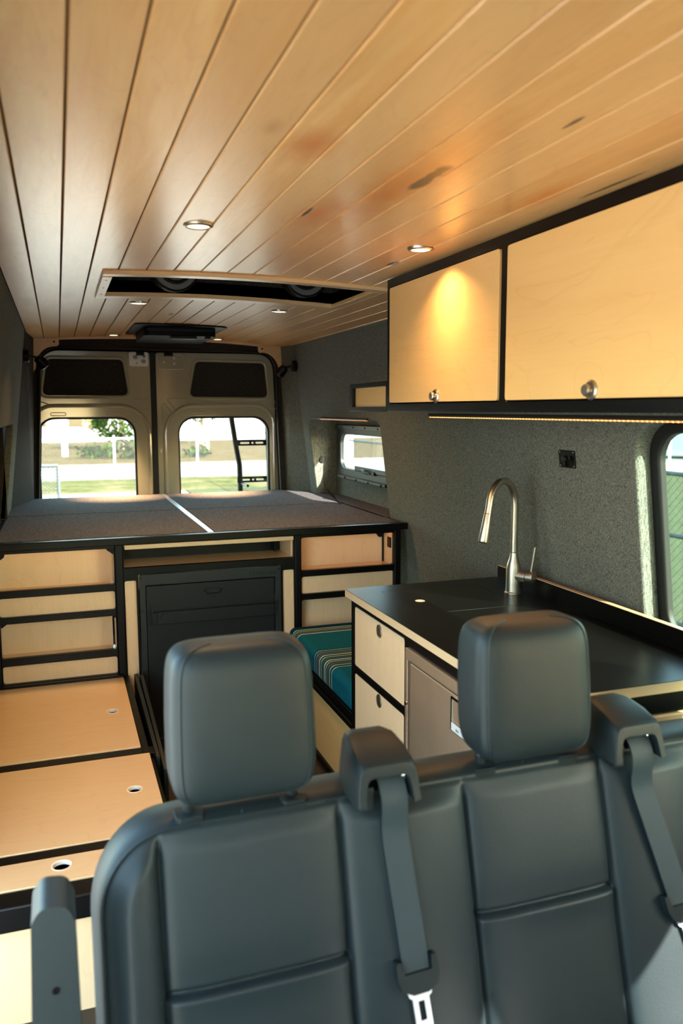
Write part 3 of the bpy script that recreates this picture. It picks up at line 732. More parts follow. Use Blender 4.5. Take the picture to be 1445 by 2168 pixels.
mb = MB().box(1.493, 1.499, 3.69, 3.70, .719, .893); obj('panel_gap', mb, 'black', rc)
mb = MB(); mb.plate(rpoly([(1.455, .882), (1.505, .882), (1.505, .865), (1.487, .842), (1.473, .842), (1.455, .865)], [.004]*6, 3), [], 3.686, 3.697, XZ)
mb.cyl((1.468, 3.682, .868), (1.468, 3.69, .868), .005, n=10).cyl((1.492, 3.682, .868), (1.492, 3.69, .868), .005, n=10)
obj('corner_bracket', mb, 'black', rc)
mb = MB().box(1.497, 1.502, 3.60, 3.64, .80, .85); obj('corner_bracket', mb, 'black', rc)
# centre unit
cc = thing('storage_unit', 'centre unit under the bed holding the black steel locker and pull-out shelf', 'storage unit', (.62, 3.6, 0), 'storage units under the bed')
mb = MB()
H = [rr(.241, .999, .793, .8945, .006, 3), rr(.241, .290, .03, .736, .008, 3), rr(.300, .936, .002, .762, .005, 3), rr(.945, .999, .03, .737, .008, 3)]
wx_plate(mb, .237, 1.003, .0, .896, H); obj('face_frame', mb, 'black', cc, bevel=.002)
mb = MB().box(.237, .295, 3.566, 3.580, .02, .745); obj('filler_panel', mb, 'ply', cc)
mb = MB().box(.942, 1.003, 3.566, 3.580, .02, .745); obj('filler_panel', mb, 'ply', cc)
mb = MB().box(.237, 1.003, 3.585, 3.80, .778, .792); obj('shelf', mb, 'ply_x', cc)
mb = MB().box(.992, 1.003, 3.585, 3.80, .79, .896); obj('side_panel', mb, 'ply', cc)
mb = MB().box(.237, 1.003, 3.78, 3.79, .79, .896); obj('back_panel', mb, 'black', cc)
mb = MB().box(.945, .950, 3.70, 3.78, .80, .87); obj('slide_rail', mb, 'black', cc)
mb = MB().box(.246, .996, 3.548, 3.75, .874, .893); obj('pull_out_board', mb, 'edge', cc, bevel=.001)

# black steel locker
lk = thing('steel_locker', 'black steel locker with a bar handle under the bed', 'locker', (.62, 3.55, 0))
mb = MB().plate(rr(.302, .934, .004, .760, .010, 3), [rr(.327, .906, .016, .712, .002, 2)], 3.545, 3.560, XZ); obj('face_frame', mb, 'locker_frame', lk, bevel=.001)
mb = MB().plate([(.330, .018), (.903, .018), (.903, .706), (.330, .706)], [rpoly([(.582, .673), (.598, .680), (.650, .680), (.666, .673), (.650, .655), (.598, .655)], .003, 2)], 3.552, 3.566, XZ); dr = obj('door', mb, 'locker', lk, bevel=.001)
mb = MB().box(.575, .675, 3.5655, 3.5668, .645, .69); obj('finger_pull', mb, 'locker', dr)
mb = MB().tube([Vector((a, 3.551, b)) for a, b in rpoly([(.580, .673), (.598, .682), (.650, .682), (.668, .673), (.650, .653), (.598, .653)], .003, 2)], .0018, n=6, closed=True); obj('pull_rim', mb, 'locker', dr)
mb = MB().box(.372, .892, 3.520, 3.530, .540, .594); br = obj('bar_handle', mb, 'locker', lk, bevel=.0015)
for cx in (.404, .860):
    mb = MB().cyl((cx, 3.520, .565), (cx, 3.514, .565), .024, .024, 6); mb.cyl((cx, 3.514, .565), (cx, 3.510, .565), .006, n=10); obj('hex_bolt', mb, 'locker', br)
for cx, s in ((.352, 1), (.905, -1)):
    mb = MB().plate([(3.552, .632), (3.548, .632), (3.528, .594), (3.522, .594), (3.522, .540), (3.528, .540), (3.548, .534), (3.552, .534)], [], cx-.003, cx+.003, YZ)
    mb.box(min(cx, cx+s*.03), max(cx, cx+s*.03), 3.528, 3.534, .542, .592); obj('bracket', mb, 'locker', lk)
for x in (.312, .924):
    for z in (.748, .60, .45, .30, .15):
        mb = MB().lathe([(.0055, 0), (.005, .003), (.001, .004)], (x, 3.545, z), (0, -1, 0), 10); obj('rivet', mb, 'plastic', lk)
text('lettering', 'TETRAVAN', .0235, (.786, 3.5448, .7245), (pi/2, 0, 0), 'locker_mark', lk, .0006, 0, 1.12)

mb = MB().box(.306, .930, 3.567, 3.580, .006, .757); obj('gap_shade_sheet', mb, 'dark', lk)  # black sheet added behind the door gap in place of shade
# LED tapes
def led(name, p0, p1, label, n, power=2., body=True, col=(1, .45, .13), dir=(0, 0, -1), dotr=.0022):
    p0, p1 = Vector(p0), Vector(p1); t = thing(name, label, 'LED strip', (p0+p1)/2, 'LED strips')
    d = (p1-p0).normalized(); off = Vector((0, 0, .006))
    mb = MB().tube([p0+off, p1+off], .006, n=6); obj('profile', mb, 'led_body', t)
    mb = MB().tube([p0, p1], .0016, n=6); obj('tape', mb, 'led_dim', t)
    mb = MB()
    for i in range(n): mb.ball(p0+(p1-p0)*(i+.5)/n, dotr, 1)
    obj('diodes', mb, 'led', t)
    L = bpy.data.lights.new('led_light', 'AREA'); L.shape = 'RECTANGLE'; L.size = (p1-p0).length; L.size_y = .008; L.energy = power; L.color = col
    o = bpy.data.objects.new('led_light', L); COL.objects.link(o); o.parent = t; o.location = (0, 0, -.008)
    z = -Vector(dir).normalized(); x = d; y = z.cross(x).normalized(); z = x.cross(y)
    o.rotation_euler = Matrix((x, y, z)).transposed().to_euler()
led('led_strip', (-.25, 3.60, .893), (.19, 3.60, .893), 'LED strip lighting the left storage unit under the bed', 24, .010, col=(1, .42, .12))
led('led_strip', (1.04, 3.62, .893), (1.49, 3.62, .893), 'LED strip lighting the right storage unit under the bed', 24, .018, col=(1, .42, .12))

# ================================================================== LEFT BENCH
lb = thing('box_bench', 'long low maple bench box with three lids along the left wall', 'bench', (-.03, 2.7, 0))
mb = MB()
mb.box(.222, .246, 2.66, 3.548, .29, .318); 
obj('side_rail', mb, 'black', lb, bevel=.002)
mb = MB().box(-.29, .262, 2.695, 2.752, .285, .317); obj('cross_rail', mb, 'black', lb, bevel=.003)
mb = MB().box(-.29, .262, 2.115, 2.16, .285, .318); obj('cross_rail', mb, 'black', lb, bevel=.003)
mb = MB().box(-.29, .262, 1.92, 1.99, .255, .318); obj('cross_rail', mb, 'black', lb, bevel=.004)
mb = MB().box(-.29, .222, 3.527, 3.549, .295, .328); obj('cross_rail', mb, 'black', lb, bevel=.003)
mb = MB().box(.245, .258, 1.95, 2.70, 0, .30); obj('side_panel', mb, 'black', lb, bevel=.002)
mb = MB().box(.21, .222, 2.66, 3.54, 0, .305); obj('side_panel', mb, 'black', lb)
def lid(x1, y0, y1, hx, hy, hr=.020):
    hole = [(hx+hr*math.cos(-2*pi*k/24), hy+hr*math.sin(-2*pi*k/24)) for k in range(24)]
    mb = MB().plate([(-.285, y0), (x1, y0), (x1, y1), (-.285, y1)], [hole], .311, .320, XY); l = obj('lid', mb, 'ply_x', lb, bevel=.0012)
    mb = MB(); n = 28; R = []
    for r, h in ((hr-.0005, .3205), (hr+.0035, .3212), (hr+.0035, .3105), (hr-.0005, .3105)):
        R.append([mb.bm.verts.new((hx+r*math.cos(2*pi*k/n), hy+r*math.sin(2*pi*k/n), h)) for k in range(n)])
    R.append(R[0])
    for A, B in zip(R, R[1:]):
        for k in range(n): mb.bm.faces.new((A[k], A[(k+1) % n], B[(k+1) % n], B[k]))
    obj('finger_hole_rim', mb, 'rim', l)
lid(.220, 2.755, 3.526, .149, 3.126); lid(.243, 2.162, 2.692, .172, 2.433); lid(.243, 1.992, 2.113, -.041, 2.066, .022)
mb = MB().box(-.29, .25, 1.945, 1.96, 0, .27); obj('front_panel', mb, 'ply', lb)
mb = MB().box(-.285, .22, 1.99, 3.5, 0, .05); obj('inside', mb, 'dark', lb)
mb = MB().plate(rpoly([(2.68, .03), (3.52, .03), (3.52, .335), (2.70, .30)], .01, 2), [], .264, .279, YZ)
tag(obj('folded_board', mb, 'plastic', bevel=.002), 'dark grey board standing on edge right beside the left bench box', 'board', 'dark boards stored beside the bench')
mb = MB().plate(rpoly([(2.64, .03), (3.47, .03), (3.47, .345), (2.66, .27)], .01, 2), [], .284, .299, YZ)
tag(obj('folded_board', mb, 'plastic', bevel=.002), 'dark grey board standing on edge, outer one nearest the locker', 'board', 'dark boards stored beside the bench')

# ================================================================== RIGHT BENCH with cushion
rb = thing('bench_base', 'maple bench base with black rails under the teal cushion', 'bench', (1.25, 3.1, 0))
mb = MB().box(.985, 1.60, 2.66, 3.545, .02, .33); obj('side_panel', mb, 'ply_h', rb, bevel=.002)
mb = MB().box(.970, .995, 2.655, 3.548, .335, .362); obj('top_rail', mb, 'black', rb, bevel=.003)
mb = MB().box(.962, .980, 2.655, 3.548, .305, .328); obj('face_rail', mb, 'black', rb, bevel=.003)
mb = MB().box(.972, 1.0, 2.655, 3.548, 0, .028); obj('bottom_rail', mb, 'black', rb, bevel=.003)
mb = MB().box(1.0, 1.60, 2.66, 3.545, .33, .358); obj('deck', mb, 'ply_h', rb)
mb = MB().box(.965, 1.60, 2.665, 3.545, .363, .470)
cu = tag(obj('seat_cushion', mb, 'cushion', bevel=.028, seg=5), 'teal bench cushion with thin multicoloured stripes', 'cushion')

# ================================================================== GALLEY
CZ = .84
ga = thing('galley_cabinet', 'maple kitchen cabinet with two fronts in a black frame', 'cabinet', (1.25, 2.1, 0))
GX = .950
mb = MB().plate([(1.485, 0), (2.64, 0), (2.64, .8135), (1.485, .8135)], [rr(2.172, 2.610, .572, .788, .010, 3), rr(2.172, 2.610, .12, .548, .010, 3), rr(1.50, 2.155, .08, .772, .004, 2)], GX, GX+.028, YZ)
obj('face_frame', mb, 'black', ga, bevel=.002)
def front(z0, z1, kz):
    mb = MB().plate(rr(2.175, 2.607, z0, z1, .009, 3), [], GX+.002, GX+.018, YZ); d = obj('drawer_front', mb, 'ply', ga, bevel=.001)
    mb = MB(); c = (GX+.002, 2.378, kz)
    mb.lathe([(.0225, -.001), (.0225, .0015), (.0205, .003), (.0175, .0015), (.0165, .0005)], c, (-1, 0, 0), 32); k = obj('lock_ring', mb, 'nickel', d)
    mb = MB().lathe([(.0150, 0), (.0150, .0025), (.011, .0032), (.002, .0022)], c, (-1, 0, 0), 28); obj('push_button', mb, 'nickel', k)
front(.575, .785, .757); front(.123, .545, .522)
mb = MB().box(GX+.02, 1.57, 1.51, 2.63, .03, .05).box(GX+.02, 1.57, 2.62, 2.635, .03, .81).box(GX+.02, 1.57, 2.155, 2.17, .05, .81).box(1.56, 1.57, 1.50, 2.63, .03, .81); obj('carcass', mb, 'black', ga)
mb = MB().box(GX+.03, 1.55, 1.488, 1.503, .03, .730); obj('end_panel', mb, 'ply', ga)
mb = MB().box(.952, 1.55, 1.474, 1.4865, .765, .8125); obj('end_rail', mb, 'black', ga, bevel=.002)
mb = MB().box(.975, 1.52, 1.468, 1.486, .735, .760); obj('lower_rail', mb, 'ply_x', ga, bevel=.001)

ct = thing('countertop', 'black kitchen countertop with exposed plywood edge', 'countertop', (1.25, 2.1, CZ))
SX0, SX1, SY0, SY1 = 1.035, 1.395, 2.235, 2.572
mb = MB().plate(rr(.930, 1.556, 1.470, 2.655, .006, 3), [rr(SX0, SX1, SY0, SY1, .006, 3)], CZ-.0015, CZ, XY); obj('laminate_top', mb, 'laminate', ct)
mb = MB().plate(rr(.930, 1.556, 1.470, 2.655, .006, 3), [rr(SX0, SX1, SY0, SY1, .006, 3)], CZ-.026, CZ-.0015, XY); obj('plywood_core', mb, 'edge', ct)
hole = [(1.104+.0165*math.cos(-2*pi*k/24), 2.397+.0165*math.sin(-2*pi*k/24)) for k in range(24)]
mb = MB().plate(rr(SX0+.0015, SX1-.0015, SY0+.0015, SY1-.0015, .005, 3), [hole], CZ-.012, CZ+.0002, XY)
sk = tag(obj('sink_cover', mb, 'laminate', bevel=.0006), 'black sink cover with a finger hole set into the counter', 'sink cover')
mb = MB(); n = 28; R = []
for r, h in ((.0163, CZ+.0003), (.0163, CZ-.0022), (.001, CZ-.0024)):
    R.append([mb.bm.verts.new((1.104+r*math.cos(2*pi*k/n), 2.397+r*math.sin(2*pi*k/n), h)) for k in range(n)])
for A, B in zip(R, R[1:]):
    for k in range(n): mb.bm.faces.new((A[k], A[(k+1) % n], B[(k+1) % n], B[k]))
mb.bm.faces.new(R[-1]); obj('lit_hole_plug', mb, 'rim', sk)  # shallow pale plug imitates the lit wall inside the hole
bs = thing('backsplash', 'low black backsplash board with plywood top edge', 'backsplash', (1.53, 2.0, CZ))
mb = MB().box(1.510, 1.528, 1.05, 2.60, CZ, CZ+.055); obj('board', mb, 'laminate', bs)
mb = MB().box(1.510, 1.528, 1.05, 2.60, CZ+.055, CZ+.0565); obj('plywood_edge', mb, 'edge', bs)

# fridge
fr = thing('drawer_fridge', 'stainless steel fridge under the counter', 'fridge', (1.25, 1.8, 0))
mb = MB().box(GX+.02, 1.5, 1.505, 2.150, .09, .768); obj('body', mb, 'black', fr)
mb = MB().plate(rr(1.503, 2.152, .085, .768, .004, 2), [rr(1.515, 2.135, .10, .735, .003, 2)], GX-.006, GX+.022, YZ); obj('frame', mb, 'steel', fr, bevel=.001)
mb = MB().box(GX-.004, GX+.02, 1.520, 2.120, .105, .728); dd = obj('door', mb, 'steel', fr, bevel=.003)
mb = MB().plate(rr(1.722, 1.852, .628, .722, .004, 2), [rr(1.729, 1.845, .654, .715, .003, 2)], GX-.0065, GX-.003, YZ); obj('handle_plate', mb, 'chrome', dd)
mb = MB().box(GX-.0068, GX-.0060, 1.729, 1.846, .630, .652); obj('badge', mb, 'paintw', dd)
text('lettering', 'iso', .016, (GX-.0068, 1.822, .635), (pi/2, 0, -pi/2), 'black', dd, .0004, .3)
mb = MB().cyl((GX-.006, 2.140, .60), (GX-.010, 2.140, .60), .006, n=12); obj('screw', mb, 'chrome', fr)

# faucet
fa = thing('faucet', 'brushed nickel gooseneck faucet at the back of the counter', 'faucet', (1.456, 2.40, CZ))
fx_, fy_ = 1.456, 2.40
mb = MB().lathe([(.0300, 0), (.0300, .003), (.0265, .006), (.0255, .030), (.0250, .085), (.0225, .100), (.0165, .118), (.0140, .130), (.0130, .140)], (fx_, fy_, CZ), (0, 0, 1), 36)
obj('body', mb, 'nickel', fa)
sd_ = Vector((-.87, -.49, 0)).normalized(); Rr = .083; zb = CZ+.140; zc_ = CZ+.308
pts = [Vector((fx_, fy_, zb+.0015)), Vector((fx_, fy_, zb+.05)), Vector((fx_, fy_, zc_-.06)), Vector((fx_, fy_, zc_-.02))]
c0 = Vector((fx_, fy_, zc_))+sd_*Rr
for i in range(0, 19):
    a = pi-i/18*(pi*.965); pts.append(c0+sd_*(Rr*math.cos(a))+Vector((0, 0, Rr*math.sin(a))))
pd = (pts[-1]-pts[-2]).normalized(); pd = (pd+sd_*.10).normalized()
e1 = pts[-1]+pd*.028; pts.append(e1)
mb = MB().tube(pts, .0122, n=20); obj('spout', mb, 'nickel', fa)
mb = MB().tube([e1+pd*.0015, e1+pd*.01, e1+pd*.09, e1+pd*.094], [.0128, .0134, .0172, .0155], n=24); sh = obj('spray_head', mb, 'nickel', fa)
mb = MB().cyl(e1+pd*.0935, e1+pd*.0955, .0125); obj('spray_face', mb, 'rubber', sh)
sb = Vector((.50, -.866, 0)).normalized(); hc = Vector((fx_, fy_, CZ+.062))
mb = MB().cyl(hc+sb*.012, hc+sb*.050, .0200, n=28); obj('valve_housing', mb, 'nickel', fa, bevel=.001)
mb = MB().cyl(hc+sb*.0515, hc+sb*.078, .0205, n=28); hn = obj('handle', mb, 'nickel', fa, bevel=.002)
mb = MB().tube([hc+sb*.066+Vector((0, 0, .014)), hc+sb*.072+Vector((0, 0, .05)), hc+sb*.080+Vector((0, 0, .105))], [.0048, .0048, .0056], n=14); obj('lever', mb, 'nickel', hn)

# switch plate
sp = thing('light_switch', 'small black switch plate on the tweed wall', 'switch', (wallxr(1.31), 2.21, 1.31))
pf = lambda a, b, t: (wallxr(b)-t, a, b)
mb = MB().plate(rr(2.168, 2.254, 1.281, 1.337, .004, 3), [], .0005, .004, pf); obj('plate', mb, 'black', sp, bevel=.001)
mb = MB().lathe([(.011, 0), (.011, .006), (.008, .008)], (wallxr(1.309)-.004, 2.222, 1.309), (-1, 0, -.12), 20); obj('knob', mb, 'plastic', sp)
mb = MB().lathe([(.007, 0), (.007, .004), (.003, .005)], (wallxr(1.292)-.004, 2.218, 1.292), (-1, 0, -.12), 16); mb.lathe([(.009, 0), (.009, .003), (.006, .004)], (wallxr(1.312)-.004, 2.190, 1.312), (-1, 0, -.12), 16); obj('socket', mb, 'black', sp)
for yy in (2.175, 2.247):
    for zz in (1.287, 1.331):
        mb = MB().lathe([(.003, 0), (.002, .0015)], (wallxr(zz)-.004, yy, zz), (-1, 0, -.12), 8); obj('screw', mb, 'nickel', sp)
# outlet on niche end
mb = MB().cyl((1.612, NY1-.001, 1.145), (1.612, NY1-.010, 1.145), .022, .020, 20); mb.cyl((1.612, NY1-.01, 1.145), (1.612, NY1-.014, 1.145), .010, n=14)
tag(obj('round_outlet', mb, 'black'), 'round black outlet on the end wall of the niche', 'outlet')

# ================================================================== UPPER CABINET
UX = 1.08; UZ0, UZ1 = 1.460, 1.905
uc = thing('upper_cabinet', 'maple overhead cabinet with black frame and two doors', 'cabinet', (1.3, 1.8, 1.46))
fu = lambda a, b, t: (UX+t, a, b)
mb = MB().plate([(.70, UZ0), (2.632, UZ0), (2.632, UZ1), (.70, UZ1)], [rr(1.872, 2.606, 1.487, 1.876, .010, 3), rr(.80, 1.840, 1.487, 1.876, .010, 3)], 0, .03, fu)
obj('face_frame', mb, 'black', uc, bevel=.002)
mb = MB().box(UX+.02, 1.52, .70, 2.625, UZ0, UZ0+.015).box(UX+.02, 1.46, .70, 2.625, 1.885, 1.897).box(1.44, 1.46, .70, 2.625, UZ0, 1.885).box(UX+.02, 1.52, 2.615, 2.63, UZ0, 1.885); obj('carcass', mb, 'black', uc)
def udoor(y0, y1, ky, kz):
    mb = MB().plate(rr(y0, y1, 1.4905, 1.8725, .008, 3), [], -.004, .012, fu); d = obj('door', mb, 'ply_h', uc, bevel=.0015)
    mb = MB().lathe([(.0215, 0), (.0215, .002), (.018, .006), (.0165, .004)], (UX-.004, ky, kz), (-1, 0, 0), 28); k = obj('lock_ring', mb, 'nickel', d)
    mb = MB().lathe([(.007, 0), (.008, .006), (.0125, .009), (.013, .014), (.011, .017), (.002, .0175)], (UX-.006, ky, kz), (-1, 0, 0), 28); obj('knob', mb, 'nickel', k)
udoor(1.8755, 2.6025, 2.235, 1.507); udoor(.8035, 1.8365, 1.478, 1.508)
cb = thing('cubby_box', 'small maple cubby box at the far end of the overhead cabinet', 'cabinet', (1.2, 2.82, 1.46))
mb = MB().plate([(2.634, 1.460), (3.018, 1.460), (3.018, 1.566), (2.634, 1.566)], [rr(2.645, 2.985, 1.477, 1.548, .006, 3)], 0, .025, fu); obj('face_frame', mb, 'black', cb, bevel=.002)
mb = MB().box(UX+.014, UX+.024, 2.636, 3.0, 1.468, 1.556); obj('panel', mb, 'ply_h', cb)
mb = MB().box(UX+.024, 1.49, 2.636, 3.015, 1.462, 1.564); obj('carcass', mb, 'black', cb)
led('led_strip', (1.10, 1.05, 1.444), (1.10, 2.33, 1.444), 'LED strip under the overhead kitchen cabinet', 90, .35, dotr=.0021)
led('led_strip', (wallxr(1.41)-.006, 3.95, 1.408), (wallxr(1.41)-.006, 4.75, 1.408), 'LED strip along the top of the niche by the bed', 40, .10, dotr=.0015)

# ================================================================== FRONT BENCH SEAT
ST = thing('van_bench_seat', 'dark grey leather van bench seat with headrests and belts', 'van seat', (.75, 1.25, 0))
TH = math.radians(15); S0 = Vector((0, 1.25, .804)); U = Vector((0, math.sin(TH), math.cos(TH))); NN = Vector((0, -math.cos(TH), math.sin(TH)))
XL, XR = .030, 1.52
seams = [.120, .425, .664, .955, 1.19]
def sm(x, a, b):
    u = max(0, min(1, (x-a)/(b-a))); return u*u*(3-2*u)
HS = {0: -.252, 1: -.236}     # horizontal seams (u) on the two insert panels
def surf(x, u, top):
    """offset of the padded front skin"""
    n = 0.
    edges = [XL]+seams+[XR]
    for i in range(len(edges)-1):
        a, b = edges[i], edges[i+1]
        if a <= x <= b:
            wd = b-a; q = (x-a)/wd
            if i in (1, 3):
                hs = -.252 if i == 1 else -.236
                n += .010*(1-(2*q-1)**4)
                d = u-hs
                n -= .012*math.exp(-(d/.0050)**2)
                n += (.005*math.exp(-(d/.03)**2)*sm(-d, 0, .012) if d < 0 else -.004*math.exp(-(d/.04)**2))
            else:
                n += .024*max(0, math.sin(pi*q))**.7
    for s in seams:
        d = abs(x-s); n -= .010*math.exp(-(d/.004)**2)+.004*math.exp(-(d/.012)**2)
    r = .115; dd = min(x-XL+.002, XR-x+.002, -u+.002)
    if x < XL+r and u > -r: dd = r-math.hypot(XL+r-x, u+r)
    elif x < XL+2*r: dd = min(dd, -u+.001)
    dd = max(0, dd)
    return n*(.10+.90*sm(dd, 0, .045))-.004*math.exp(-(max(0, dd)/.006)**2)
def topu(x):
    r = .115
    if x < XL+r: return -r+math.sqrt(max(0, r*r-(XL+r-x)**2))
    if x > XR-r: return -r+math.sqrt(max(0, r*r-(x-XR+r)**2))
    return .008*math.sin((x-XL)*2)
mb = MB(); xs = []
x = XL
fine = set()
NX = 560
xs = [XL+(XR-XL)*(1-math.cos(pi*min(1, i/26)/2))*.08 for i in range(26)]
xs = sorted(set([round(XL+.0005+(XR-XL-.001)*i/NX, 5) for i in range(NX+1)]+[XL+.001, XL+.002]))
UB = -.62; NU = 230; P = []
for i in range(NU+1):
    row = []
    for x in xs:
        tu = topu(x); u = UB+(tu-UB)*i/NU
        row.append(S0+U*u+NN*surf(x, u, tu)+Vector((x, 0, 0)))
    P.append(row)
mb.grid(P)
obj('backrest_cushion', mb, 'leather', ST, ang=180)
# gusset: outer band from the front seam over the top and left side, bulging outward
outl = [(XL, UB)]+[(XL, UB+(-.115-UB)*i/10) for i in range(1, 10)]
outl += [(XL+.115-.115*math.cos(a*pi/2/12), -.115+.115*math.sin(a*pi/2/12)) for a in range(13)]
outl += [(XL+.115+(XR-XL-.23)*i/40, topu(XL+.115+(XR-XL-.23)*i/40)) for i in range(1, 40)]
outl += [(XR-.115+.115*math.sin(a*pi/2/12), -.115+.115*math.cos(a*pi/2/12)) for a in range(13)]
outl += [(XR, -.115+(UB+.115)*i/10) for i in range(1, 11)]
mb = MB(); prof = [(0, 0), (.006, -.004), (.014, -.018), (.021, -.045), (.024, -.075), (.021, -.102), (.011, -.120), (-.010, -.128), (-.06, -.130)]
P = []
for k, (x, u) in enumerate(outl):
    a = Vector(outl[max(0, k-1)]); b = Vector(outl[min(len(outl)-1, k+1)]); d = (b-a).normalized(); nx, nu = -d.y, d.x
    P.append([S0+U*(u+nu*o)+NN*dn*(.80+.20*max(0, nu))+Vector((x+nx*o*(.62 if x < .5 else 1), 0, 0)) for o, dn in prof])
mb.grid(P); obj('backrest_gusset', mb, 'leather', ST, ang=180)
mb = MB().tube([S0+U*u+Vector((x, 0, 0))+NN*.0015 for x, u in outl], .0022, n=6); obj('piping', mb, 'leather', ST)
mb = MB()
for xx in (.258, .79):
    mb.tube([S0+U*(topu(xx)+.004+.024*q**.7)+NN*(-.12*q)+Vector((xx+.01*math.sin(3*q), 0, 0)) for q in [i/8*.9 for i in range(9)]], .0012, n=6)
obj('top_stitch', mb, 'stitch', ST)
# backrest rear shell
mb = MB()
bp = [(x, u) for x, u in outl]
mb.plate([(x, u-.001) for x, u in bp], [], -.106, -.114, lambda a, b, t: S0+U*b+NN*t+Vector((a, 0, 0))); obj('back_shell', mb, 'plastic', ST)
# seat base cushion
mb = MB().box(XL, XR, .52, 1.06, .20, .33); obj('seat_cushion', mb, 'leather', ST, bevel=.04, seg=4)
mb = MB().box(XL+.05, XR-.05, .62, 1.15, .05, .20); obj('seat_base', mb, 'plastic', ST, bevel=.01)
mb = MB()
for lx in (.2, .75, 1.3): mb.box(lx-.03, lx+.03, .75, 1.2, 0, .06)
obj('seat_feet', mb, 'black', ST)

def headrest(cx, cz, name='headrest'):
    cy = 1.272
    w2, d2, h2 = .124, .060, .126
    mb = MB(); nu, nv = 64, 40; rows = []
    for i in range(nv+1):
        v = -pi/2+pi*i/nv; row = []
        for j in range(nu):
            a = 2*pi*j/nu
            def se(c, e): return math.copysign(abs(c)**e, c)
            ev, eh = .30, .38
            px = w2*se(math.cos(v), ev)*se(math.cos(a), eh); py = d2*se(math.cos(v), .45)*se(math.sin(a), eh); pz = h2*se(math.sin(v), ev)
            q = pz/h2
            px *= 1-.07*(q+1)/2*1.0-.05*max(0, -q)**2
            # front face bulge, back softer
            if py > 0: py *= 1.0-.15*abs(q)**2
            else: py -= .006*(1-(px/w2)**2)*(1-q*q)
            py += .018*(q+.2)*.6
            row.append((cx+px, cy+py, cz+pz))
        rows.append(row)
    V = [[mb.bm.verts.new(p) for p in r] for r in rows]
    for A, B in zip(V, V[1:]):
        for k in range(nu): mb.bm.faces.new((A[k], A[(k+1) % nu], B[(k+1) % nu], B[k]))
    bmesh.ops.remove_doubles(mb.bm, verts=mb.bm.verts, dist=.0002)
    h = obj(name, mb, 'leather', ST, ang=180)
    for a0 in (pi+.80, 2*pi-.80):
        mb = MB(); i0 = a0/(2*pi)*nu; j0 = int(i0); fr_ = i0-j0; pts = []
        for i in range(1, nv):
            A, B = Vector(rows[i][j0 % nu]), Vector(rows[i][(j0+1) % nu]); pts.append(A.lerp(B, fr_)+Vector((0, -.0004, 0)))
        mb.tube(pts, .0021, n=8); obj('piping', mb, 'leather', h)
    for px_ in (cx-.088, cx+.088):
        mb = MB().cyl((px_, cy+.004, .80), (px_, cy+.002, .90), .0068, n=16); obj('post', mb, 'chrome', h)
        mb = MB().plate(rr(px_-.023, px_+.023, cy-.022, cy+.022, .009, 4), [], .800, .817, XY); mb.cyl((px_, cy+.004, .814), (px_, cy+.004, .834), .0095, n=16); obj('post_sleeve', mb, 'plastic', h, bevel=.003)
    return h
for cx, cz_ in ((.262, .970), (.800, .961), (1.338, .965)): headrest(cx, cz_)

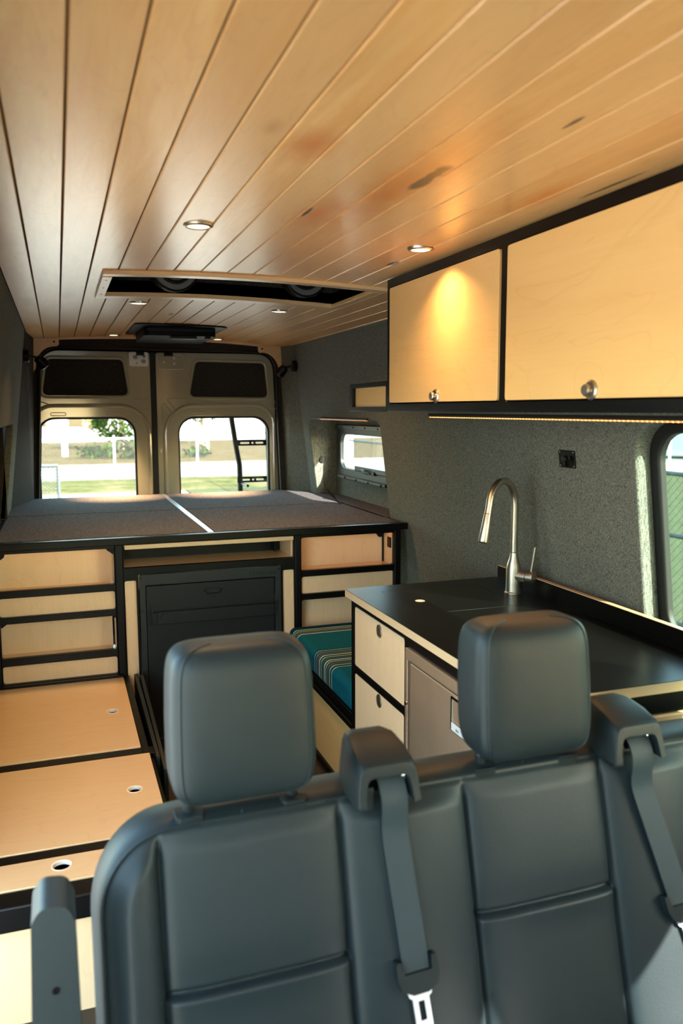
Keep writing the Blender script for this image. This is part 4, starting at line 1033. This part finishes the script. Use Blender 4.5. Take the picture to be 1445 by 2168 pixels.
def belt_guide(cx, zb, belt_to):
    """hood the belt comes out of, the belt itself and its buckle tongue"""
    z0 = .814; y0 = 1.200
    mb = MB(); secs = []
    def U_(w_, h_, yy, lean=0): return [(cx+a*w_, yy+lean*(1-b), z0+b*h_) for a, b in ((-1, 0), (-.97, .35), (-.88, .80), (-.78, .95), (-.58, 1), (.58, 1), (.78, .95), (.88, .80), (.97, .35), (1, 0))]
    for yy, w_, h_, ln in ((y0, .056, .064, -.012), (y0+.010, .060, .071, -.010), (y0+.045, .060, .082, 0), (y0+.085, .055, .090, 0), (y0+.115, .048, .086, 0), (y0+.132, .040, .066, 0), (y0+.138, .034, .02, 0)): secs.append(U_(w_, h_, yy, ln))
    ins = [U_(.043, .044, y0-.003, -.012), U_(.043, .044, y0+.075, 0)]
    V = [[mb.bm.verts.new(p) for p in s_] for s_ in secs]; I = [[mb.bm.verts.new(p) for p in s_] for s_ in ins]
    chain = [I[1], I[0]]+V
    for A, B in zip(chain, chain[1:]):
        for k in range(9): mb.bm.faces.new((A[k], A[k+1], B[k+1], B[k]))
    mb.bm.faces.new(V[-1]); mb.bm.faces.new(I[1][::-1])
    g = obj('belt_guide', mb, 'plastic', ST, bevel=.004, seg=3, ang=50)
    mb = MB().box(cx-.042, cx-.020, y0+.012, y0+.05, z0-.02, z0+.022); obj('guide_insert', mb, 'plastic', g, bevel=.003)
    mb = MB().box(cx-.043, cx+.043, y0+.05, y0+.074, z0, z0+.044); obj('hood_shade_block', mb, 'dark', g)  # near-black block stands in for the shade inside the hood
    mb = MB().cyl((cx-.042, y0+.035, z0+.034), (cx+.042, y0+.035, z0+.034), .008, n=16); obj('roller', mb, 'black', g)
    mb = MB().lathe([(.005, 0), (.005, .004), (.002, .006)], (cx+.036, y0+.018, z0+.034), (0, -1, .2), 12); obj('guide_screw', mb, 'chrome', g)
    # webbing path
    def on(xx, u, off=.012): return S0+U*u+NN*(surf(xx, u, 0)*.6+off+.006)+Vector((xx, 0, 0))
    bx, bu = belt_to
    path = [Vector((cx+.010, y0+.035, z0+.043)), Vector((cx+.010, y0+.022, z0+.040)), Vector((cx+.011, y0+.005, z0+.022)), Vector((cx+.012, y0-.010, z0-.006))]
    path = path+[on(cx+.013+(bx-cx-.013)*q, -.045+(bu+.045)*q, .012) for q in [i/10 for i in range(11)]]
    hw = .0235; th = .0012
    fine_ = []
    for i in range(len(path)-1): fine_ += [path[i].lerp(path[i+1], k/4) for k in range(4)]
    fine_.append(path[-1])
    for _ in range(14): fine_ = [fine_[0]]+[(fine_[i-1]+fine_[i]*2+fine_[i+1])/4 for i in range(1, len(fine_)-1)]+[fine_[-1]]
    path = fine_
    mb = MB(); P = []
    for i, p in enumerate(path):
        wv = Vector((1, 0, .05)).normalized()*hw
        d = (path[min(i+1, len(path)-1)]-path[max(0, i-1)]).normalized(); nn = wv.cross(d).normalized()*th
        P.append([p-wv-nn, p+wv-nn, p+wv+nn, p-wv+nn, p-wv-nn])
    mb.grid(P); bmesh.ops.remove_doubles(mb.bm, verts=mb.bm.verts, dist=.00005)
    wb_ = obj('seat_belt', mb, 'webbing', ST, ang=30)
    # tongue
    e = path[-1]; dd = (path[-1]-path[-3]).normalized(); 
    side = Vector((1, 0, .05)).normalized(); nrm = side.cross(dd).normalized()
    if nrm.y > 0: nrm = -nrm
    F = lambda a, b, t: e+side*a+dd*b+nrm*t
    mb = MB().plate(rpoly([(-.038, .004), (-.032, .022), (-.014, .032), (.014, .032), (.032, .022), (.038, .004), (.036, -.024), (.027, -.024), (.0255, -.002), (-.0255, -.002), (-.027, -.024), (-.036, -.024)], .003, 2), [], -.009, .009, F)
    tg = obj('belt_tongue', mb, 'plastic', wb_, bevel=.003, seg=3)
    mb = MB().plate([(-.022, .030), (.022, .030), (.020, .038), (.0145, .042), (.0145, .088), (-.0145, .088), (-.0145, .042), (-.020, .038)], [rr(-.006, .006, .046, .078, .001, 2)], -.0012, .0012, F)
    obj('steel_tab', mb, 'tab', tg)
belt_guide(.497, 0, (.527, -.288)); belt_guide(1.005, 0, (1.075, -.285))

# armrest, folded up
mb = MB().plate(rpoly([(-.078, .40), (-.004, .40), (-.008, .742), (-.018, .764), (-.054, .768), (-.068, .748)], [.012, .012, .02, .02, .02, .02], 5), [], 1.15, 1.235, XZ)
for v in mb.bm.verts: v.co.y += (v.co.z-.75)*.22
ar = obj('armrest', mb, 'leather', ST, bevel=.014, seg=4)
mb = MB().cyl((-.038, 1.150, .655), (-.038, 1.128, .655), .0055, n=14); obj('bolt', mb, 'black', ar)
mb = MB().cyl((-.05, 1.16, .43), (.06, 1.18, .43), .018, n=16); obj('pivot', mb, 'black', ar)

# ================================================================== OUTSIDE
G = -.70
def ground(name, x0, x1, y0, y1, z, mat, label, cat='ground'):
    mb = MB().box(x0, x1, y0, y1, z-.05, z); o = obj(name, mb, mat); tag(o, None, None, None, 'structure'); o['label'] = label; return o
ground('ground', -150, 150, -60, 200, G-.02, 'concrete', 'pale concrete yard around the van')
ground('grass_strip', -30, 12, 22.3, 26.2, G+.02, 'grass', 'strip of green grass along the fence behind the van')
ground('road', -60, 60, 26.6, 33.5, G, 'asphalt', 'street behind the van')
ground('dry_lawn', -60, 60, 34, 58, G+.02, 'drygrass', 'dry lawn across the street')
ground('side_lawn', 3.2, 60, -8, 22.2, G+.01, 'sidegrass', 'pale lawn beside the van')
def chain_fence(p0, p1, h, zb, mat, label, posts, pitch=.075, wire=.003, rails=(1.0,), postr=.03, pmat='post'):
    p0, p1 = Vector((*p0, zb)), Vector((*p1, zb)); L = (p1-p0).length; d = (p1-p0)/L
    t = thing('chain_link_fence', label, 'fence', p0, 'chain link fences')
    mb = MB()
    side = Vector((-d.y, d.x, 0))*wire
    def seg(a, b):
        q = (b-a).normalized().cross(Vector((-d.y, d.x, 0)))*wire
        v = [mb.bm.verts.new(x) for x in (a+side, a-side*.5+q, a-side*.5-q, b+side, b-side*.5+q, b-side*.5-q)]
        for i in range(3): mb.bm.faces.new((v[i], v[(i+1) % 3], v[3+(i+1) % 3], v[3+i]))
    s = -h
    while s < L:
        for sg in (1, -1):
            a0, a1 = s, s+h; z0, z1 = (0, h) if sg > 0 else (h, 0)
            ca, cb = max(a0, 0), min(a1, L)
            if cb > ca:
                za = z0+(z1-z0)*(ca-a0)/h; zb2 = z0+(z1-z0)*(cb-a0)/h
                seg(p0+d*ca+Vector((0, 0, za)), p0+d*cb+Vector((0, 0, zb2)))
        s += pitch
    obj('wire_mesh', mb, mat, t, flat=True)
    for r in rails:
        mb = MB().tube([p0+Vector((0, 0, h*r)), p1+Vector((0, 0, h*r))], .022, n=8); obj('rail', mb, pmat, t)
    for q in posts:
        mb = MB().cyl(p0+d*q, p0+d*q+Vector((0, 0, h+.05)), postr, n=10).ball(p0+d*q+Vector((0, 0, h+.06)), postr*1.2, 1); obj('post', mb, pmat, t)
chain_fence((-6, 26.3), (14, 26.3), 1.28, G, 'galv', 'chain link fence along the street, seen through the rear windows', (2.4, 5.05, 7.62, 10.2, 12.8, 15.4), pitch=.09, wire=.0022)
chain_fence((5.5, 2.5), (5.5, 22), 1.55, G, 'galvd', 'chain link fence beside the van, seen through the side windows', (3.5, 7, 10.5, 14), pitch=.085, wire=.002, rails=(1.0, .62, .08), pmat='galvd', postr=.02)
mb = MB().cyl((22.06, 25.3, G), (22.06, 25.3, 1.9), .045, n=12); tag(obj('fence_post', mb, 'post'), 'slim white post in front of the parked silver van', 'post', 'white posts beside the van')
mb = MB().cyl((6.2, 17.2, G), (6.2, 17.2, 1.35), .04, n=12); tag(obj('fence_post', mb, 'post'), 'white post seen through the small niche window', 'post', 'white posts beside the van')
# expanded metal gate of a trailer
t = thing('mesh_gate', 'dark expanded metal gate low in the left rear window', 'gate', (-.4, 9.2, G))
gx0, gx1, gz0, gz1, gy = -1.3, -.02, -.3, .88, 9.2
mb = MB()
for a, b in (((gx0, gz0), (gx1, gz0)), ((gx1, gz0), (gx1, gz1)), ((gx1, gz1), (gx0, gz1)), ((gx0, gz1), (gx0, gz0)), ((gx0, .36), (gx1, .36)), ((gx1, gz0), (gx1, G))): mb.cyl((a[0], gy, a[1]), (b[0], gy, b[1]), .02, n=8)
obj('gate_frame', mb, 'galvd', t)
mb = MB(); zz = gz0
while zz < gz1:
    x = gx0
    while x < gx1:
        for sgn in (1, -1): mb.tube([(x, gy, zz), (x+.045, gy, zz+sgn*.018)], .003, n=3)
        x += .045
    zz += .036
obj('wire_mesh', mb, 'galvd', t, flat=True)
# ladder on the right door
ld = thing('rear_ladder', 'black ladder mounted outside the right rear door', 'ladder', (1.3, 5.62, 0))
mb = MB().tube([(1.135, 5.60, 1.75), (1.150, 5.66, 1.40), (1.175, 5.66, 1.23), (1.200, 5.66, 1.08), (1.208, 5.66, .6), (1.208, 5.62, .2)], .019, n=12); obj('side_rail', mb, 'black', ld)
mb = MB().tube([(1.40, 5.60, 1.75), (1.405, 5.66, 1.4), (1.415, 5.66, 1.0), (1.415, 5.66, .2)], .019, n=12); obj('side_rail', mb, 'black', ld)
for zz in (1.215, .955, .70, .45):
    mb = MB().plate([(1.18, zz), (1.41, zz), (1.41, zz+.042), (1.18, zz+.042)], [rr(1.205, 1.27, zz+.014, zz+.026, .004, 2), rr(1.285, 1.30, zz+.014, zz+.026, .004, 2), rr(1.315, 1.37, zz+.014, zz+.026, .004, 2)], 5.645, 5.66, XZ)
    obj('rung', mb, 'black', ld, bevel=.002)
for zz in (.95, 1.5):
    mb = MB().cyl((1.21 if zz < 1 else 1.15, 5.66, zz), (1.21 if zz < 1 else 1.15, 5.45, zz), .01, n=10); obj('standoff', mb, 'black', ld)
    mb = MB().cyl((1.412, 5.66, zz), (1.412, 5.45, zz), .01, n=10); obj('standoff', mb, 'black', ld)
# houses, trees, pole, car across the street
def tree(x, y, h, r, label, n=420, trunk=.18, cz=None):
    t = thing('tree', label, 'tree', (x, y, G), 'trees across the street')
    mb = MB().tube([(x, y, G), (x+.1, y, G+h*.35), (x-.05, y, G+h*.7)], [trunk, trunk*.8, trunk*.4], n=10); obj('trunk', mb, 'bark', t)
    mb = MB(); rnd = random.Random(int(x*10+y))
    cz = cz or G+h*.68
    for i in range(n):
        a = rnd.uniform(0, 2*pi); b = rnd.uniform(-1, 1); rr_ = r*rnd.uniform(.5, 1)**.5
        p = Vector((x+rr_*math.cos(a)*math.sqrt(1-b*b), y+rr_*.8*math.sin(a)*math.sqrt(1-b*b), cz+rr_*b*.75))
        s = rnd.uniform(.10, .26)
        for k in range(4):
            q = Vector((rnd.uniform(-1, 1), rnd.uniform(-1, 1), rnd.uniform(-1, 1)))*s; u = Vector((rnd.uniform(-1, 1), rnd.uniform(-1, 1), rnd.uniform(-1, 1))).normalized()*s*.5; v = u.cross(Vector((rnd.uniform(-1, 1), rnd.uniform(-1, 1), 1))).normalized()*s*.35
            vs = [mb.bm.verts.new(p+q+w_) for w_ in (-u, v, u, -v)]; mb.bm.faces.new(vs)
    obj('foliage', mb, 'leaf', t, flat=True)
tree(3.2, 46, 5.0, 1.9, 'leafy green tree behind the fence in the left rear window', n=900, cz=1.15)
tree(8.6, 52, 4.5, 1.8, 'green tree at the top left of the right rear window', n=500, cz=1.9)
def bush(x, y, r, label):
    mb = MB(); rnd = random.Random(int(x*7))
    for i in range(220):
        p = Vector((x+rnd.gauss(0, r*.5), y+rnd.gauss(0, r*.3), G+.1+abs(rnd.gauss(0, r*.35)))); s = .16
        u = Vector((rnd.uniform(-1, 1), rnd.uniform(-1, 1), rnd.uniform(-1, 1))).normalized()*s; v = u.cross(Vector((0, .3, 1))).normalized()*s*.5
        mb.bm.faces.new([mb.bm.verts.new(p+w_) for w_ in (-u, v, u, -v)])
    tag(obj('bush', mb, 'leaf', flat=True), label, 'bush', 'bushes on the dry lawn')
bush(1.6, 38, .8, 'dark bush behind the fence, middle of the left rear window'); bush(3.2, 37, 1.1, 'dark wide bush behind the fence, right part of the left rear window'); bush(6.0, 37, .5, 'low bush at the left edge of the right rear window')
def house(x0, x1, y, h, label, mat='house'):
    t = thing('house', label, 'house', ((x0+x1)/2, y, G), 'houses across the street')
    mb = MB().box(x0, x1, y, y+8, G, G+h); obj('wall', mb, mat, t)
    mb = MB(); mb.plate([(y-.5, G+h), (y+8.5, G+h), (y+4, G+h+2.4)], [], x0-.4, x1+.4, YZ); obj('roof', mb, 'roofing', t)
    for wx in (x0+1.2, (x0+x1)/2, x1-2.0):
        mb = MB().box(wx, wx+1.0, y-.04, y, G+.9, G+2.1); obj('window', mb, 'dark', t, bevel=.01)
house(-3, 4.5, 64, 3.0, 'white house beyond the lawn in the left rear window'); house(20, 30, 66, 3.0, 'pale house beyond the lawn in the right rear window')
mb = MB().cyl((.25, 40, G), (.25, 40, 7), .14, .11, 12); tag(obj('utility_pole', mb, 'post'), 'pale pole at the left of the left rear window', 'pole', 'street poles')
mb = MB().cyl((7.0, 41, G), (7.0, 41, 7), .16, .12, 12); tag(obj('utility_pole', mb, 'bark'), 'brown pole in the right rear window', 'pole', 'street poles')
mb = MB().cyl((13.2, 44, G), (13.2, 44, 3), .08, n=10); tag(obj('street_post', mb, 'post'), 'thin white post at the upper right of the right rear window', 'pole')
# parked silver delivery van on the right side
vx, vy = 24.8, 29.4
t = thing('parked_van', 'silver van with black SS lettering parked beyond the side fence', 'van', (vx, vy, G))
Rm = Matrix.Translation((vx, vy, G)) @ Matrix.Rotation(math.radians(-41), 4, 'Z')
prof = [(-2.6, .35), (2.4, .35), (2.5, .8), (2.3, 1.15), (1.55, 1.3), (.9, 2.05), (.5, 2.2), (-2.5, 2.25), (-2.65, 2.0)]
mb = MB().plate(rpoly(prof, .08, 4), [], -.95, .95, lambda a, b, q: Rm@Vector((a, q, b))); obj('body', mb, 'van', t, bevel=.05, seg=3)
for wx in (-1.7, 1.6):
    for sy in (-.93, .75):
        mb = MB().cyl(Rm@Vector((wx, sy, .36)), Rm@Vector((wx, sy+.2, .36)), .36, n=28); wh = obj('wheel', mb, 'rubber', t, bevel=.02)
        mb = MB().cyl(Rm@Vector((wx, sy-.01, .36)), Rm@Vector((wx, sy, .36)), .2, n=20); obj('hubcap', mb, 'alu', wh)
mb = MB().plate(rpoly([(.2, 1.22), (1.3, 1.22), (.85, 1.85), (.2, 1.85)], .05, 3), [], -.965, -.955, lambda a, b, q: Rm@Vector((a, q, b))); obj('side_window', mb, 'dark', t)
mb = MB().plate(rpoly([(-1.3, 1.45), (-.3, 1.45), (-.3, 1.95), (-1.3, 1.95)], .05, 3), [], -.965, -.955, lambda a, b, q: Rm@Vector((a, q, b))); obj('side_window', mb, 'dark', t)
M['mark'] = plain('black_lettering', (.03, .035, .04), .5)
o = text('lettering', 'SS', .34, (0, 0, 0), (0, 0, 0), 'mark', None, .002); o.parent = t
o.matrix_parent_inverse = Matrix.Identity(4)
lm = Matrix.Rotation(math.radians(-41), 4, 'Z') @ Matrix.Translation((.42, -.962, .70)) @ Matrix.Rotation(pi/2, 4, 'X'); o.matrix_local = lm
